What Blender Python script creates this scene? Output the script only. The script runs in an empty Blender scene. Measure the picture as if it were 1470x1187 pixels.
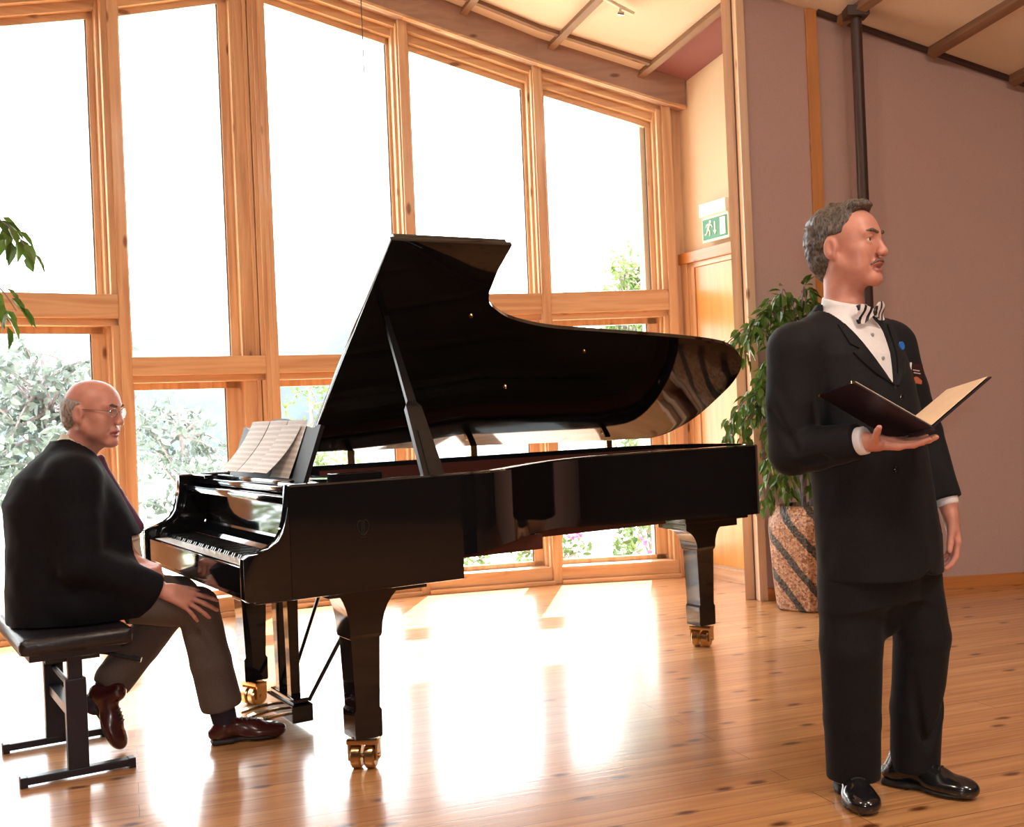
import bpy, bmesh, math, random
import numpy as np
from mathutils import Vector, Matrix, Euler
from mathutils.bvhtree import BVHTree

scene = bpy.context.scene
COL = scene.collection
R = math.radians
rnd = random.Random(7)

# ------------------------------------------------------------------ materials
def new_mat(name):
    m = bpy.data.materials.new(name); m.use_nodes = True
    nt = m.node_tree; nt.nodes.clear()
    out = nt.nodes.new('ShaderNodeOutputMaterial')
    b = nt.nodes.new('ShaderNodeBsdfPrincipled')
    nt.links.new(b.outputs[0], out.inputs[0])
    return m, nt, b, out

def N(nt, typ, **kw):
    n = nt.nodes.new(typ)
    for k, v in kw.items():
        if k in n.inputs.keys() if hasattr(n.inputs, 'keys') else False:
            n.inputs[k].default_value = v
        else:
            setattr(n, k, v)
    return n

def plain(name, col, rough=0.5, metal=0.0, spec=0.5, coat=0.0, noise=0.0, nscale=40.0, bump=0.0, sheen=0.0, sss=0.0):
    m, nt, b, out = new_mat(name)
    b.inputs['Base Color'].default_value = (*col, 1)
    b.inputs['Roughness'].default_value = rough
    b.inputs['Metallic'].default_value = metal
    b.inputs['Specular IOR Level'].default_value = spec
    b.inputs['Coat Weight'].default_value = coat
    b.inputs['Coat Roughness'].default_value = 0.05
    if sheen: 
        b.inputs['Sheen Weight'].default_value = sheen
        b.inputs['Sheen Roughness'].default_value = 0.4
    if sss:
        b.inputs['Subsurface Weight'].default_value = sss
        b.inputs['Subsurface Radius'].default_value = (0.012, 0.004, 0.002)
        b.inputs['Subsurface Scale'].default_value = 1.0
    if noise or bump:
        tc = nt.nodes.new('ShaderNodeTexCoord')
        nz = nt.nodes.new('ShaderNodeTexNoise'); nz.inputs['Scale'].default_value = nscale; nz.inputs['Detail'].default_value = 4
        nt.links.new(tc.outputs['Object'], nz.inputs['Vector'])
        if noise:
            rp = nt.nodes.new('ShaderNodeValToRGB')
            rp.color_ramp.elements[0].position = 0.3; rp.color_ramp.elements[1].position = 0.7
            rp.color_ramp.elements[0].color = (*[c * (1 - noise) for c in col], 1)
            rp.color_ramp.elements[1].color = (*[min(1, c * (1 + noise)) for c in col], 1)
            nt.links.new(nz.outputs['Fac'], rp.inputs[0]); nt.links.new(rp.outputs[0], b.inputs['Base Color'])
        if bump:
            bp = nt.nodes.new('ShaderNodeBump'); bp.inputs['Strength'].default_value = bump; bp.inputs['Distance'].default_value = 0.01
            nt.links.new(nz.outputs['Fac'], bp.inputs['Height']); nt.links.new(bp.outputs[0], b.inputs['Normal'])
    return m

def wood(name, axis, c1, c2, knot=(0.16, 0.055, 0.02), rough=0.35, coat=0.25):
    """pine: stretched grain along object axis (0=x, 2=z), a few dark knots"""
    m, nt, b, out = new_mat(name)
    tc = nt.nodes.new('ShaderNodeTexCoord')
    info = nt.nodes.new('ShaderNodeObjectInfo')
    off = nt.nodes.new('ShaderNodeVectorMath'); off.operation = 'SCALE'; off.inputs[0].default_value = (7.3, 3.1, 5.7)
    nt.links.new(info.outputs['Random'], off.inputs['Scale'])
    add = nt.nodes.new('ShaderNodeVectorMath'); add.operation = 'ADD'
    nt.links.new(tc.outputs['Object'], add.inputs[0]); nt.links.new(off.outputs[0], add.inputs[1])
    mp = nt.nodes.new('ShaderNodeMapping')
    s = [14.0, 14.0, 14.0]; s[axis] = 0.8
    mp.inputs['Scale'].default_value = s
    nt.links.new(add.outputs[0], mp.inputs[0])
    n1 = nt.nodes.new('ShaderNodeTexNoise'); n1.inputs['Scale'].default_value = 1.0; n1.inputs['Detail'].default_value = 5; n1.inputs['Distortion'].default_value = 0.35
    nt.links.new(mp.outputs[0], n1.inputs[0])
    w = nt.nodes.new('ShaderNodeMath'); w.operation = 'MULTIPLY'; w.inputs[1].default_value = 6.0
    nt.links.new(n1.outputs['Fac'], w.inputs[0])
    fr = nt.nodes.new('ShaderNodeMath'); fr.operation = 'PINGPONG'; fr.inputs[1].default_value = 1.0
    nt.links.new(w.outputs[0], fr.inputs[0])
    rp = nt.nodes.new('ShaderNodeValToRGB')
    rp.color_ramp.elements[0].color = (*c1, 1); rp.color_ramp.elements[1].color = (*c2, 1)
    nt.links.new(fr.outputs[0], rp.inputs[0])
    mp2 = nt.nodes.new('ShaderNodeMapping'); s2 = [7.0, 7.0, 7.0]; s2[axis] = 2.6
    mp2.inputs['Scale'].default_value = s2
    nt.links.new(add.outputs[0], mp2.inputs[0])
    v = nt.nodes.new('ShaderNodeTexVoronoi'); v.inputs['Scale'].default_value = 1.0
    nt.links.new(mp2.outputs[0], v.inputs['Vector'])
    kr = nt.nodes.new('ShaderNodeValToRGB')
    kr.color_ramp.elements[0].position = 0.07; kr.color_ramp.elements[0].color = (1, 1, 1, 1)
    kr.color_ramp.elements[1].position = 0.13; kr.color_ramp.elements[1].color = (0, 0, 0, 1)
    nt.links.new(v.outputs['Distance'], kr.inputs[0])
    mx = nt.nodes.new('ShaderNodeMix'); mx.data_type = 'RGBA'
    nt.links.new(kr.outputs[0], mx.inputs['Factor']); nt.links.new(rp.outputs[0], mx.inputs['A']); mx.inputs['B'].default_value = (*knot, 1)
    nt.links.new(mx.outputs['Result'], b.inputs['Base Color'])
    b.inputs['Roughness'].default_value = rough; b.inputs['Coat Weight'].default_value = coat; b.inputs['Coat Roughness'].default_value = 0.15
    return m

PLANK_ANGLE = math.atan2(0.33, 0.945)
def floor_mat():
    m, nt, b, out = new_mat('pine_floor')
    tc = nt.nodes.new('ShaderNodeTexCoord')
    mp = nt.nodes.new('ShaderNodeMapping'); mp.inputs['Rotation'].default_value = (0, 0, -PLANK_ANGLE)
    nt.links.new(tc.outputs['Object'], mp.inputs[0])
    br = nt.nodes.new('ShaderNodeTexBrick')
    br.offset = 0.37; br.inputs['Scale'].default_value = 1.0
    br.inputs['Brick Width'].default_value = 3.1; br.inputs['Row Height'].default_value = 0.118
    br.inputs['Mortar Size'].default_value = 0.0016; br.inputs['Mortar Smooth'].default_value = 0.2; br.inputs['Bias'].default_value = 0.0
    br.inputs['Color1'].default_value = (0, 0, 0, 1); br.inputs['Color2'].default_value = (1, 1, 1, 1); br.inputs['Mortar'].default_value = (0.5, 0.5, 0.5, 1)
    nt.links.new(mp.outputs[0], br.inputs['Vector'])
    # per plank tone
    rp = nt.nodes.new('ShaderNodeValToRGB')
    rp.color_ramp.elements[0].color = (0.52, 0.245, 0.095, 1); rp.color_ramp.elements[1].color = (0.64, 0.335, 0.145, 1)
    nt.links.new(br.outputs['Color'], rp.inputs[0])
    # grain
    mp2 = nt.nodes.new('ShaderNodeMapping'); mp2.inputs['Scale'].default_value = (1.1, 26, 1)
    nt.links.new(mp.outputs[0], mp2.inputs[0])
    gn = nt.nodes.new('ShaderNodeTexNoise'); gn.inputs['Scale'].default_value = 1.3; gn.inputs['Detail'].default_value = 6; gn.inputs['Distortion'].default_value = 0.9
    nt.links.new(mp2.outputs[0], gn.inputs[0])
    gr = nt.nodes.new('ShaderNodeValToRGB'); gr.color_ramp.elements[0].position = 0.32; gr.color_ramp.elements[1].position = 0.66
    gr.color_ramp.elements[0].color = (0.62, 0.52, 0.42, 1); gr.color_ramp.elements[1].color = (1.08, 1.08, 1.05, 1)
    nt.links.new(gn.outputs['Fac'], gr.inputs[0])
    mu = nt.nodes.new('ShaderNodeMix'); mu.data_type = 'RGBA'; mu.blend_type = 'MULTIPLY'; mu.inputs['Factor'].default_value = 0.75
    nt.links.new(rp.outputs[0], mu.inputs['A']); nt.links.new(gr.outputs[0], mu.inputs['B'])
    # knots
    mp3 = nt.nodes.new('ShaderNodeMapping'); mp3.inputs['Scale'].default_value = (2.3, 5.2, 1)
    nt.links.new(mp.outputs[0], mp3.inputs[0])
    kv = nt.nodes.new('ShaderNodeTexVoronoi'); kv.voronoi_dimensions = '2D'; kv.inputs['Scale'].default_value = 1.0
    nz = nt.nodes.new('ShaderNodeTexNoise'); nz.inputs['Scale'].default_value = 9.0
    nt.links.new(mp3.outputs[0], nz.inputs[0])
    mxv = nt.nodes.new('ShaderNodeMix'); mxv.data_type = 'VECTOR'; mxv.inputs['Factor'].default_value = 0.06
    nt.links.new(mp3.outputs[0], mxv.inputs['A']); nt.links.new(nz.outputs['Color'], mxv.inputs['B'])
    nt.links.new(mxv.outputs['Result'], kv.inputs['Vector'])
    kr = nt.nodes.new('ShaderNodeValToRGB')
    kr.color_ramp.elements[0].position = 0.035; kr.color_ramp.elements[0].color = (1, 1, 1, 1)
    kr.color_ramp.elements[1].position = 0.10; kr.color_ramp.elements[1].color = (0, 0, 0, 1)
    nt.links.new(kv.outputs['Distance'], kr.inputs[0])
    mk = nt.nodes.new('ShaderNodeMix'); mk.data_type = 'RGBA'
    nt.links.new(kr.outputs[0], mk.inputs['Factor']); nt.links.new(mu.outputs['Result'], mk.inputs['A']); mk.inputs['B'].default_value = (0.13, 0.035, 0.012, 1)
    # seams
    ms = nt.nodes.new('ShaderNodeMix'); ms.data_type = 'RGBA'
    nt.links.new(br.outputs['Fac'], ms.inputs['Factor']); nt.links.new(mk.outputs['Result'], ms.inputs['A']); ms.inputs['B'].default_value = (0.14, 0.05, 0.018, 1)
    nt.links.new(ms.outputs['Result'], b.inputs['Base Color'])
    b.inputs['Roughness'].default_value = 0.30
    b.inputs['Specular IOR Level'].default_value = 0.55
    b.inputs['Coat Weight'].default_value = 0.5; b.inputs['Coat Roughness'].default_value = 0.14
    bp = nt.nodes.new('ShaderNodeBump'); bp.inputs['Strength'].default_value = 0.25; bp.inputs['Distance'].default_value = 0.004
    inv = nt.nodes.new('ShaderNodeMath'); inv.operation = 'SUBTRACT'; inv.inputs[0].default_value = 1.0
    nt.links.new(br.outputs['Fac'], inv.inputs[1])
    ad = nt.nodes.new('ShaderNodeMath'); ad.operation = 'MULTIPLY_ADD'; ad.inputs[1].default_value = 0.35
    nt.links.new(gn.outputs['Fac'], ad.inputs[0]); nt.links.new(inv.outputs[0], ad.inputs[2])
    nt.links.new(ad.outputs[0], bp.inputs['Height'])
    nt.links.new(bp.outputs[0], b.inputs['Normal']); nt.links.new(bp.outputs[0], b.inputs['Coat Normal'])
    return m

def glass_mat():
    m, nt, b, out = new_mat('window_glass')
    nt.nodes.remove(b)
    tr = nt.nodes.new('ShaderNodeBsdfTransparent'); tr.inputs[0].default_value = (0.97, 0.985, 0.98, 1)
    gl = nt.nodes.new('ShaderNodeBsdfGlossy'); gl.inputs['Roughness'].default_value = 0.0
    lw = nt.nodes.new('ShaderNodeLayerWeight'); lw.inputs[0].default_value = 0.5
    pw_ = nt.nodes.new('ShaderNodeMath'); pw_.operation = 'POWER'; pw_.inputs[1].default_value = 5.0; nt.links.new(lw.outputs['Facing'], pw_.inputs[0])
    fr = nt.nodes.new('ShaderNodeMath'); fr.operation = 'MULTIPLY_ADD'; fr.inputs[1].default_value = 0.9; fr.inputs[2].default_value = 0.03; nt.links.new(pw_.outputs[0], fr.inputs[0])
    mx = nt.nodes.new('ShaderNodeMixShader')
    nt.links.new(fr.outputs[0], mx.inputs[0]); nt.links.new(tr.outputs[0], mx.inputs[1]); nt.links.new(gl.outputs[0], mx.inputs[2])
    nt.links.new(mx.outputs[0], out.inputs[0])
    return m

def leaf_mat(name, c1, c2, trans=0.35, rough=0.4):
    m, nt, b, out = new_mat(name)
    info = nt.nodes.new('ShaderNodeNewGeometry')
    rp = nt.nodes.new('ShaderNodeValToRGB'); rp.color_ramp.elements[0].color = (*c1, 1); rp.color_ramp.elements[1].color = (*c2, 1)
    nt.links.new(info.outputs['Random Per Island'], rp.inputs[0])
    nt.links.new(rp.outputs[0], b.inputs['Base Color']); b.inputs['Roughness'].default_value = rough
    tl = nt.nodes.new('ShaderNodeBsdfTranslucent'); nt.links.new(rp.outputs[0], tl.inputs[0])
    mx = nt.nodes.new('ShaderNodeMixShader'); mx.inputs[0].default_value = trans
    nt.links.new(b.outputs[0], mx.inputs[1]); nt.links.new(tl.outputs[0], mx.inputs[2]); nt.links.new(mx.outputs[0], out.inputs[0])
    return m

M = {}
M['wood_v'] = wood('pine_upright', 2, (0.54, 0.295, 0.155), (0.70, 0.45, 0.265), knot=(0.25, 0.10, 0.04))
M['wood_h'] = wood('pine_rail', 0, (0.54, 0.295, 0.155), (0.70, 0.45, 0.265), knot=(0.25, 0.10, 0.04))
M['wood_post'] = wood('pine_post_pale', 2, (0.68, 0.45, 0.30), (0.78, 0.55, 0.38))
M['wood_beam'] = wood('pine_beam', 0, (0.33, 0.185, 0.14), (0.40, 0.235, 0.18))
M['wood_trim'] = wood('orange_trim', 2, (0.50, 0.20, 0.05), (0.60, 0.26, 0.07))
M['wood_trim_h'] = wood('orange_baseboard', 0, (0.50, 0.18, 0.05), (0.60, 0.24, 0.07))
M['door'] = wood('door_veneer', 2, (0.66, 0.30, 0.08), (0.72, 0.36, 0.11), knot=(0.78, 0.36, 0.1), rough=0.3)
M['floor'] = floor_mat()
M['glass'] = glass_mat()
M['grey_wall'] = plain('mauve_grey_plaster', (0.52, 0.375, 0.35), 0.9, spec=0.2, noise=0.06, nscale=160, bump=0.15)
M['cream_wall'] = plain('cream_plaster', (0.74, 0.57, 0.42), 0.9, spec=0.2, noise=0.03, nscale=160, bump=0.1)
M['ceiling'] = plain('cream_ceiling_board', (0.71, 0.57, 0.46), 0.9, spec=0.2, noise=0.03, nscale=120, bump=0.1)
M['mauve'] = plain('mauve_soffit_paint', (0.27, 0.115, 0.115), 0.8, spec=0.2)
M['batten'] = wood('brown_batten', 0, (0.20, 0.105, 0.06), (0.26, 0.14, 0.085), rough=0.6, coat=0.0)
M['dark_steel'] = plain('dark_brown_steel', (0.055, 0.030, 0.026), 0.4, metal=0.0, spec=0.5)
M['gasket'] = plain('dark_gasket', (0.10, 0.08, 0.08), 0.6)
M['black'] = plain('piano_black_lacquer', (0.006, 0.006, 0.007), 0.05, spec=0.5, coat=0.25)
M['desk_black'] = plain('dull_black_desk', (0.006, 0.006, 0.008), 0.45, spec=0.25)
M['black_satin'] = plain('black_satin', (0.008, 0.008, 0.009), 0.3, spec=0.4)
M['lid_under'] = plain('black_lid_underside', (0.006, 0.006, 0.007), 0.10, spec=0.5, coat=0.6)
M['brass'] = plain('brass', (0.60, 0.40, 0.20), 0.24, metal=1.0)
M['inner_rim'] = plain('reddish_brown_inner_rim', (0.09, 0.025, 0.018), 0.25, spec=0.5, coat=0.4)
M['gold_plate'] = plain('dull_bronze_plate', (0.07, 0.045, 0.02), 0.5, metal=0.0)
M['string'] = plain('dull_steel_string', (0.10, 0.09, 0.08), 0.4, metal=0.6)
M['hall_wall'] = plain('dark_wood_hall_panelling', (0.045, 0.026, 0.018), 0.7, noise=0.2, nscale=6)
M['ivory'] = plain('white_key', (0.80, 0.78, 0.72), 0.2, coat=0.3)
M['ebony'] = plain('black_key', (0.01, 0.01, 0.01), 0.25)
M['paper'] = None
M['leather'] = plain('black_leather', (0.012, 0.010, 0.014), 0.32, spec=0.5, noise=0.2, nscale=90, bump=0.15)
M['bench_metal'] = plain('black_bench_steel', (0.012, 0.011, 0.02), 0.35, spec=0.5)
M['chrome'] = plain('chrome', (0.7, 0.7, 0.7), 0.15, metal=1.0)

# ------------------------------------------------------------------ mesh helpers
class MB:
    """collects shapes into one bmesh"""
    def __init__(self): self.bm = bmesh.new()
    def box(self, x0, x1, y0, y1, z0, z1, mat=None, bevel=0.0):
        bm2 = bmesh.new()
        vs = [bm2.verts.new((x, y, z)) for x in (x0, x1) for y in (y0, y1) for z in (z0, z1)]
        for f in ((0,1,3,2),(4,6,7,5),(0,4,5,1),(2,3,7,6),(0,2,6,4),(1,5,7,3)): bm2.faces.new([vs[i] for i in f])
        if bevel: bmesh.ops.bevel(bm2, geom=list(bm2.edges), offset=bevel, segments=2, affect='EDGES', profile=0.6)
        self._merge(bm2, mat); return self
    def _merge(self, bm2, mat=None):
        if mat is not None: bm2.transform(mat)
        bmesh.ops.recalc_face_normals(bm2, faces=bm2.faces)
        me = bpy.data.meshes.new('tmp'); bm2.to_mesh(me); bm2.free()
        self.bm.from_mesh(me); bpy.data.meshes.remove(me)
    def prism(self, pts, axis, a, b, bevel=0.0, mat=None):
        """polygon pts (2d) extruded along axis: axis 'y' -> pts are (x,z); 'x' -> (y,z); 'z' -> (x,y)"""
        bm2 = bmesh.new()
        def P(p, t):
            return {'y': (p[0], t, p[1]), 'x': (t, p[0], p[1]), 'z': (p[0], p[1], t)}[axis]
        v0 = [bm2.verts.new(P(p, a)) for p in pts]; v1 = [bm2.verts.new(P(p, b)) for p in pts]
        n = len(pts)
        f0 = bm2.faces.new(v0); f1 = bm2.faces.new(v1[::-1])
        for i in range(n): bm2.faces.new((v0[i], v1[i], v1[(i+1) % n], v0[(i+1) % n]))
        if bevel:
            es = [e for e in bm2.edges if e in f0.edges or e in f1.edges]
            bmesh.ops.bevel(bm2, geom=es, offset=bevel, segments=2, affect='EDGES', profile=0.6)
        bmesh.ops.triangulate(bm2, faces=[f for f in bm2.faces if len(f.verts) > 4])
        self._merge(bm2, mat); return self
    def poly(self, pts):
        vs = [self.bm.verts.new(p) for p in pts]; self.bm.faces.new(vs); return self
    def tube(self, pts, r, seg=10, caps=True):
        """round tube along points; r a number or a list"""
        pts = [Vector(p) for p in pts]; n = len(pts)
        rs = r if isinstance(r, (list, tuple)) else [r] * n
        bm2 = bmesh.new(); rings = []
        up = None
        for i, p in enumerate(pts):
            t = (pts[min(i+1, n-1)] - pts[max(i-1, 0)]).normalized()
            if up is None:
                up = Vector((0, 0, 1)) if abs(t.z) < 0.9 else Vector((1, 0, 0))
            u = (up - t * up.dot(t)).normalized(); w = t.cross(u); up = u
            rings.append([bm2.verts.new(p + (u * math.cos(2*math.pi*k/seg) + w * math.sin(2*math.pi*k/seg)) * rs[i]) for k in range(seg)])
        for i in range(n-1):
            for k in range(seg):
                bm2.faces.new((rings[i][k], rings[i][(k+1) % seg], rings[i+1][(k+1) % seg], rings[i+1][k]))
        if caps: bm2.faces.new(rings[0][::-1]); bm2.faces.new(rings[-1])
        self._merge(bm2); return self
    def lathe(self, prof, c=(0, 0, 0), seg=24, mat=None, sx=1.0, sy=1.0):
        """profile of (r, z) about z"""
        bm2 = bmesh.new(); rings = []
        for r, z in prof:
            rings.append([bm2.verts.new((c[0] + sx*r*math.cos(2*math.pi*k/seg), c[1] + sy*r*math.sin(2*math.pi*k/seg), c[2] + z)) for k in range(seg)])
        for i in range(len(rings)-1):
            for k in range(seg): bm2.faces.new((rings[i][k], rings[i][(k+1) % seg], rings[i+1][(k+1) % seg], rings[i+1][k]))
        bm2.faces.new(rings[0][::-1]); bm2.faces.new(rings[-1])
        self._merge(bm2, mat); return self
    def loft(self, rings, cap=True):
        bm2 = bmesh.new(); rv = [[bm2.verts.new(p) for p in rg] for rg in rings]; n = len(rings[0])
        for i in range(len(rv)-1):
            for k in range(n): bm2.faces.new((rv[i][k], rv[i][(k+1) % n], rv[i+1][(k+1) % n], rv[i+1][k]))
        if cap: bm2.faces.new(rv[0][::-1]); bm2.faces.new(rv[-1])
        self._merge(bm2); return self
    def build(self, name, mat, parent=None, matrix=None, smooth=False, angle=35):
        me = bpy.data.meshes.new(name); self.bm.to_mesh(me); self.bm.free()
        return link(name, me, mat, parent, matrix, smooth, angle)

def link(name, me, mat, parent=None, matrix=None, smooth=False, angle=35):
    o = bpy.data.objects.new(name, me); COL.objects.link(o)
    mats = mat if isinstance(mat, (list, tuple)) else [mat]
    for mm in mats: me.materials.append(mm)
    if matrix is not None: o.matrix_world = matrix
    if parent is not None: o.parent = parent
    if smooth:
        me.shade_smooth()
        if angle and hasattr(me, 'set_sharp_from_angle'): me.set_sharp_from_angle(angle=R(angle))
    return o

def empty(name, loc=(0, 0, 0), rz=0.0):
    o = bpy.data.objects.new(name, None); COL.objects.link(o)
    o.location = loc; o.rotation_euler = (0, 0, rz); o.empty_display_size = 0.1
    return o
def tag(o, label, cat, group=None, kind=None):
    o['label'] = label; o['category'] = cat
    if group: o['group'] = group
    if kind: o['kind'] = kind
    return o
def struct(o, label=None):
    o['kind'] = 'structure'
    if label: o['label'] = label
    return o
# ------------------------------------------------------------------ camera
ROLL = 0.042
cam_d = bpy.data.cameras.new('camera'); cam = bpy.data.objects.new('camera', cam_d); COL.objects.link(cam)
cam_d.sensor_width = 36.0; cam_d.lens = 36.0 * 1600 / 1470; cam_d.clip_end = 3000
ca, sa = math.cos(ROLL), math.sin(ROLL)
right = Vector((ca, 0, -sa)); upv = Vector((sa, 0, ca)); back = Vector((0, -1, 0))
mw = Matrix((right, upv, back)).transposed().to_4x4(); mw.translation = (0, 0, 1.2)
cam.matrix_world = mw
scene.camera = cam
vs = scene.view_settings
vs.view_transform = 'Standard'; vs.look = 'None'; vs.exposure = 0.0; vs.gamma = 1.0; vs.use_curve_mapping = False

# ------------------------------------------------------------------ room shell
# floor
mb = MB(); mb.box(-9, 9, -6, 8.6, -0.08, 0.0)
struct(mb.build('floor', M['floor']), 'varnished pine plank floor')

# corner points of the bowed window wall (inner face)
WP = [(-4.47, 4.95), (-3.83, 5.66), (-3.11, 6.26), (-2.33, 6.77), (-1.535, 7.20), (-0.64, 7.56), (0.27, 7.777), (1.17, 7.868), (1.30, 7.885)]
ZB = [3.05, 3.40, 3.66, 3.89, 4.13, 3.89, 3.605, 3.315, 3.285]      # underside of the head beam
TR = {0: (1.82, 2.02), 1: (1.82, 2.02), 2: (1.82, 2.02), 3: (1.47, 1.64), 4: (1.47, 1.64), 5: (1.83, 2.03), 6: (1.83, 2.03)}
RF = {0: 0.04, 1: 0.04, 2: 0.036, 3: 0.122, 4: 0.012, 5: 0.012, 6: 0.034}     # casing strip right of the sash
SA = {0: 0.04, 1: 0.04, 2: 0.036, 3: 0.055, 4: 0.020, 5: 0.022, 6: 0.036}    # sash rail width

def bay_matrix(i):
    p, q = Vector((*WP[i], 0)), Vector((*WP[i+1], 0)); d = (q - p); L = d.length; d.normalize()
    n = Vector((-d.y, d.x, 0))
    m = Matrix((d, n, Vector((0, 0, 1)))).transposed().to_4x4(); m.translation = p
    return m, L

trim_n = [0]
def trim(mb_, mat, matrix=None, label=None):
    trim_n[0] += 1
    return struct(mb_.build('trim_%d' % trim_n[0], mat, matrix=matrix), label)

def hd(z0, z1, L, x): return z0 + (z1 - z0) * x / L

win_n = 0
for i in range(7):
    m, L = bay_matrix(i)
    za, zb = ZB[i], ZB[i+1]
    t0, t1 = TR[i]
    pw = 0.032
    rf, sw = RF[i], SA[i]
    x0, x1 = pw, L - pw
    win_n += 1
    root = empty('window_%d' % win_n); root.matrix_world = m; struct(root)
    # transom, sill and floor ledge (grain along the wall)
    mb = MB()
    mb.box(x0, x1, -0.012, 0.17, t0 + 0.055, t1, bevel=0.004)
    mb.box(x0, x1, 0.03, 0.17, t0 + 0.012, t0 + 0.055, bevel=0.003)
    mb.box(x0, x1, 0.0, 0.17, 0.028, 0.118, bevel=0.004)
    mb.box(x0, x1, -0.05, 0.17, 0.0, 0.028, bevel=0.003)
    # head rails following the slope of the roof
    for (y0, y1, a, b) in ((0.02, 0.17, -0.045, 0.01), (0.075, 0.17, -0.10, -0.045), (0.12, 0.165, -0.145, -0.10)):
        mb.prism([(x0, hd(za, zb, L, x0) + a), (x1, hd(za, zb, L, x1) + a), (x1, hd(za, zb, L, x1) + b), (x0, hd(za, zb, L, x0) + b)], 'y', y0, y1)
    o = mb.build('frame', M['wood_h'], root)
    # upright jambs and sashes
    mb = MB()
    for lo in (False, True):
        zz0, zz1 = (0.118, t0 + 0.012) if lo else (t1, None)
        s = sw + (0.045 if lo else 0.0)
        def up(xa, xb, y0, y1):
            top = lambda x: (zz1 if zz1 is not None else hd(za, zb, L, x) - 0.03)
            mb.prism([(xa, zz0), (xb, zz0), (xb, top(xb)), (xa, top(xa))], 'y', y0, y1)
        if rf < 0.08: up(x1 - rf, x1, 0.0, 0.17)       # casing strip right
        else:
            up(x1 - 0.034, x1, 0.0, 0.17); up(x1 - 0.062, x1 - 0.040, 0.018, 0.17); up(x1 - 0.040, x1 - 0.034, 0.04, 0.17); up(x1 - rf, x1 - 0.062, 0.045, 0.17)
        up(x1 - rf - 0.018, x1 - rf, 0.055, 0.17)      # stepped jamb
        up(x1 - rf - 0.018 - s, x1 - rf - 0.018, 0.12, 0.165)
        up(x0, x0 + 0.012, 0.02, 0.17)
        up(x0 + 0.012, x0 + 0.030, 0.12, 0.165)
        if lo:   # sash rails of the opening lower light
            mb.box(x0 + 0.03, x1 - rf - 0.03, 0.12, 0.165, 0.118, 0.15)
            mb.box(x0 + 0.03, x1 - rf - 0.03, 0.12, 0.165, t0 - 0.03, t0 + 0.012)
    mb.build('jamb', M['wood_v'], root)
    # gasket
    mb = MB()
    xr = x1 - rf - 0.018 - sw
    mb.prism([(xr - 0.007, t1), (xr, t1), (xr, hd(za, zb, L, xr) - 0.14), (xr - 0.007, hd(za, zb, L, xr) - 0.14)], 'y', 0.135, 0.15)
    mb.box(xr - 0.052, xr - 0.045, 0.135, 0.15, 0.15, t0 - 0.03)
    mb.build('gasket', M['gasket'], root)
    # two panes
    mb = MB(); mb.prism([(x0 + 0.02, t1 - 0.01), (xr + 0.01, t1 - 0.01), (xr + 0.01, hd(za, zb, L, xr) - 0.13), (x0 + 0.02, hd(za, zb, L, x0) - 0.13)], 'y', 0.140, 0.146)
    mb.build('pane', M['glass'], root)
    mb = MB(); mb.box(x0 + 0.02, xr, 0.140, 0.146, 0.14, t0 - 0.02)
    mb.build('pane', M['glass'], root)
    # outdoor skirt under the sill so that no light leaks in
# posts at the corners
for i in range(0, 8):
    m, L = bay_matrix(min(i, 6))
    if i == 7:
        m = m.copy(); m.translation = Vector((*WP[7], 0))
    elif i > 0:
        m0, _ = bay_matrix(i-1)
        a = (m0.to_3x3().col[0] + m.to_3x3().col[0]).normalized(); n = Vector((-a.y, a.x, 0))
        tr = m.translation.copy(); m = Matrix((a, n, Vector((0, 0, 1)))).transposed().to_4x4(); m.translation = tr
    mb = MB()
    w_ = 0.042 if i == 4 else 0.032
    mb.box(-w_, w_, -0.022, 0.19, 0.0, ZB[i] + 0.03, bevel=0.005)
    if i == 4:
        mb.box(-0.014, 0.014, -0.034, -0.02, 0.0, ZB[i] + 0.02, bevel=0.004)
    trim(mb, M['wood_v'], m, 'pine post between two windows')
# corner boards right of the last window
m, L = bay_matrix(6); m = m.copy(); m.translation = Vector((*WP[7], 0))
mb = MB(); mb.box(0.042, 0.16, 0.03, 0.19, 0, 3.6); trim(mb, M['wood_v'], m, 'pine board in the corner beside the last window')

# curved head beam
def sweep_beam(name_mat, y0, y1, za_, zb_, label):
    mb = MB(); rings = []
    pts = [Vector((*p, 0)) for p in WP]
    for k, p in enumerate(pts):
        d = (pts[min(k+1, len(pts)-1)] - pts[max(k-1, 0)]).normalized(); n = Vector((-d.y, d.x, 0))
        z = ZB[k]
        rings.append([p + n*y0 + Vector((0,0,z+za_)), p + n*y1 + Vector((0,0,z+za_)), p + n*y1 + Vector((0,0,z+zb_)), p + n*y0 + Vector((0,0,z+zb_))])
    mb.loft(rings)
    return trim(mb, name_mat, None, label)
sweep_beam(M['wood_beam'], -0.075, 0.05, 0.0, 0.21, 'curved pine head beam above the windows')
sweep_beam(M['wood_h'], -0.085, -0.03, 0.0, 0.018, 'pine bead under the head beam')
# wall strip above the beam, outside roof eave
mb = MB(); rings = []
pts = [Vector((*p, 0)) for p in WP]
for k, p in enumerate(pts):
    d = (pts[min(k+1, len(pts)-1)] - pts[max(k-1, 0)]).normalized(); n = Vector((-d.y, d.x, 0)); z = ZB[k]
    rings.append([p + n*0.0 + Vector((0,0,z+0.10)), p + n*0.22 + Vector((0,0,z+0.10)), p + n*0.22 + Vector((0,0,z+1.7)), p - n*0.035 + Vector((0,0,z+1.7))])
mb.loft(rings); struct(mb.build('wall_front', M['cream_wall']))

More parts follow.
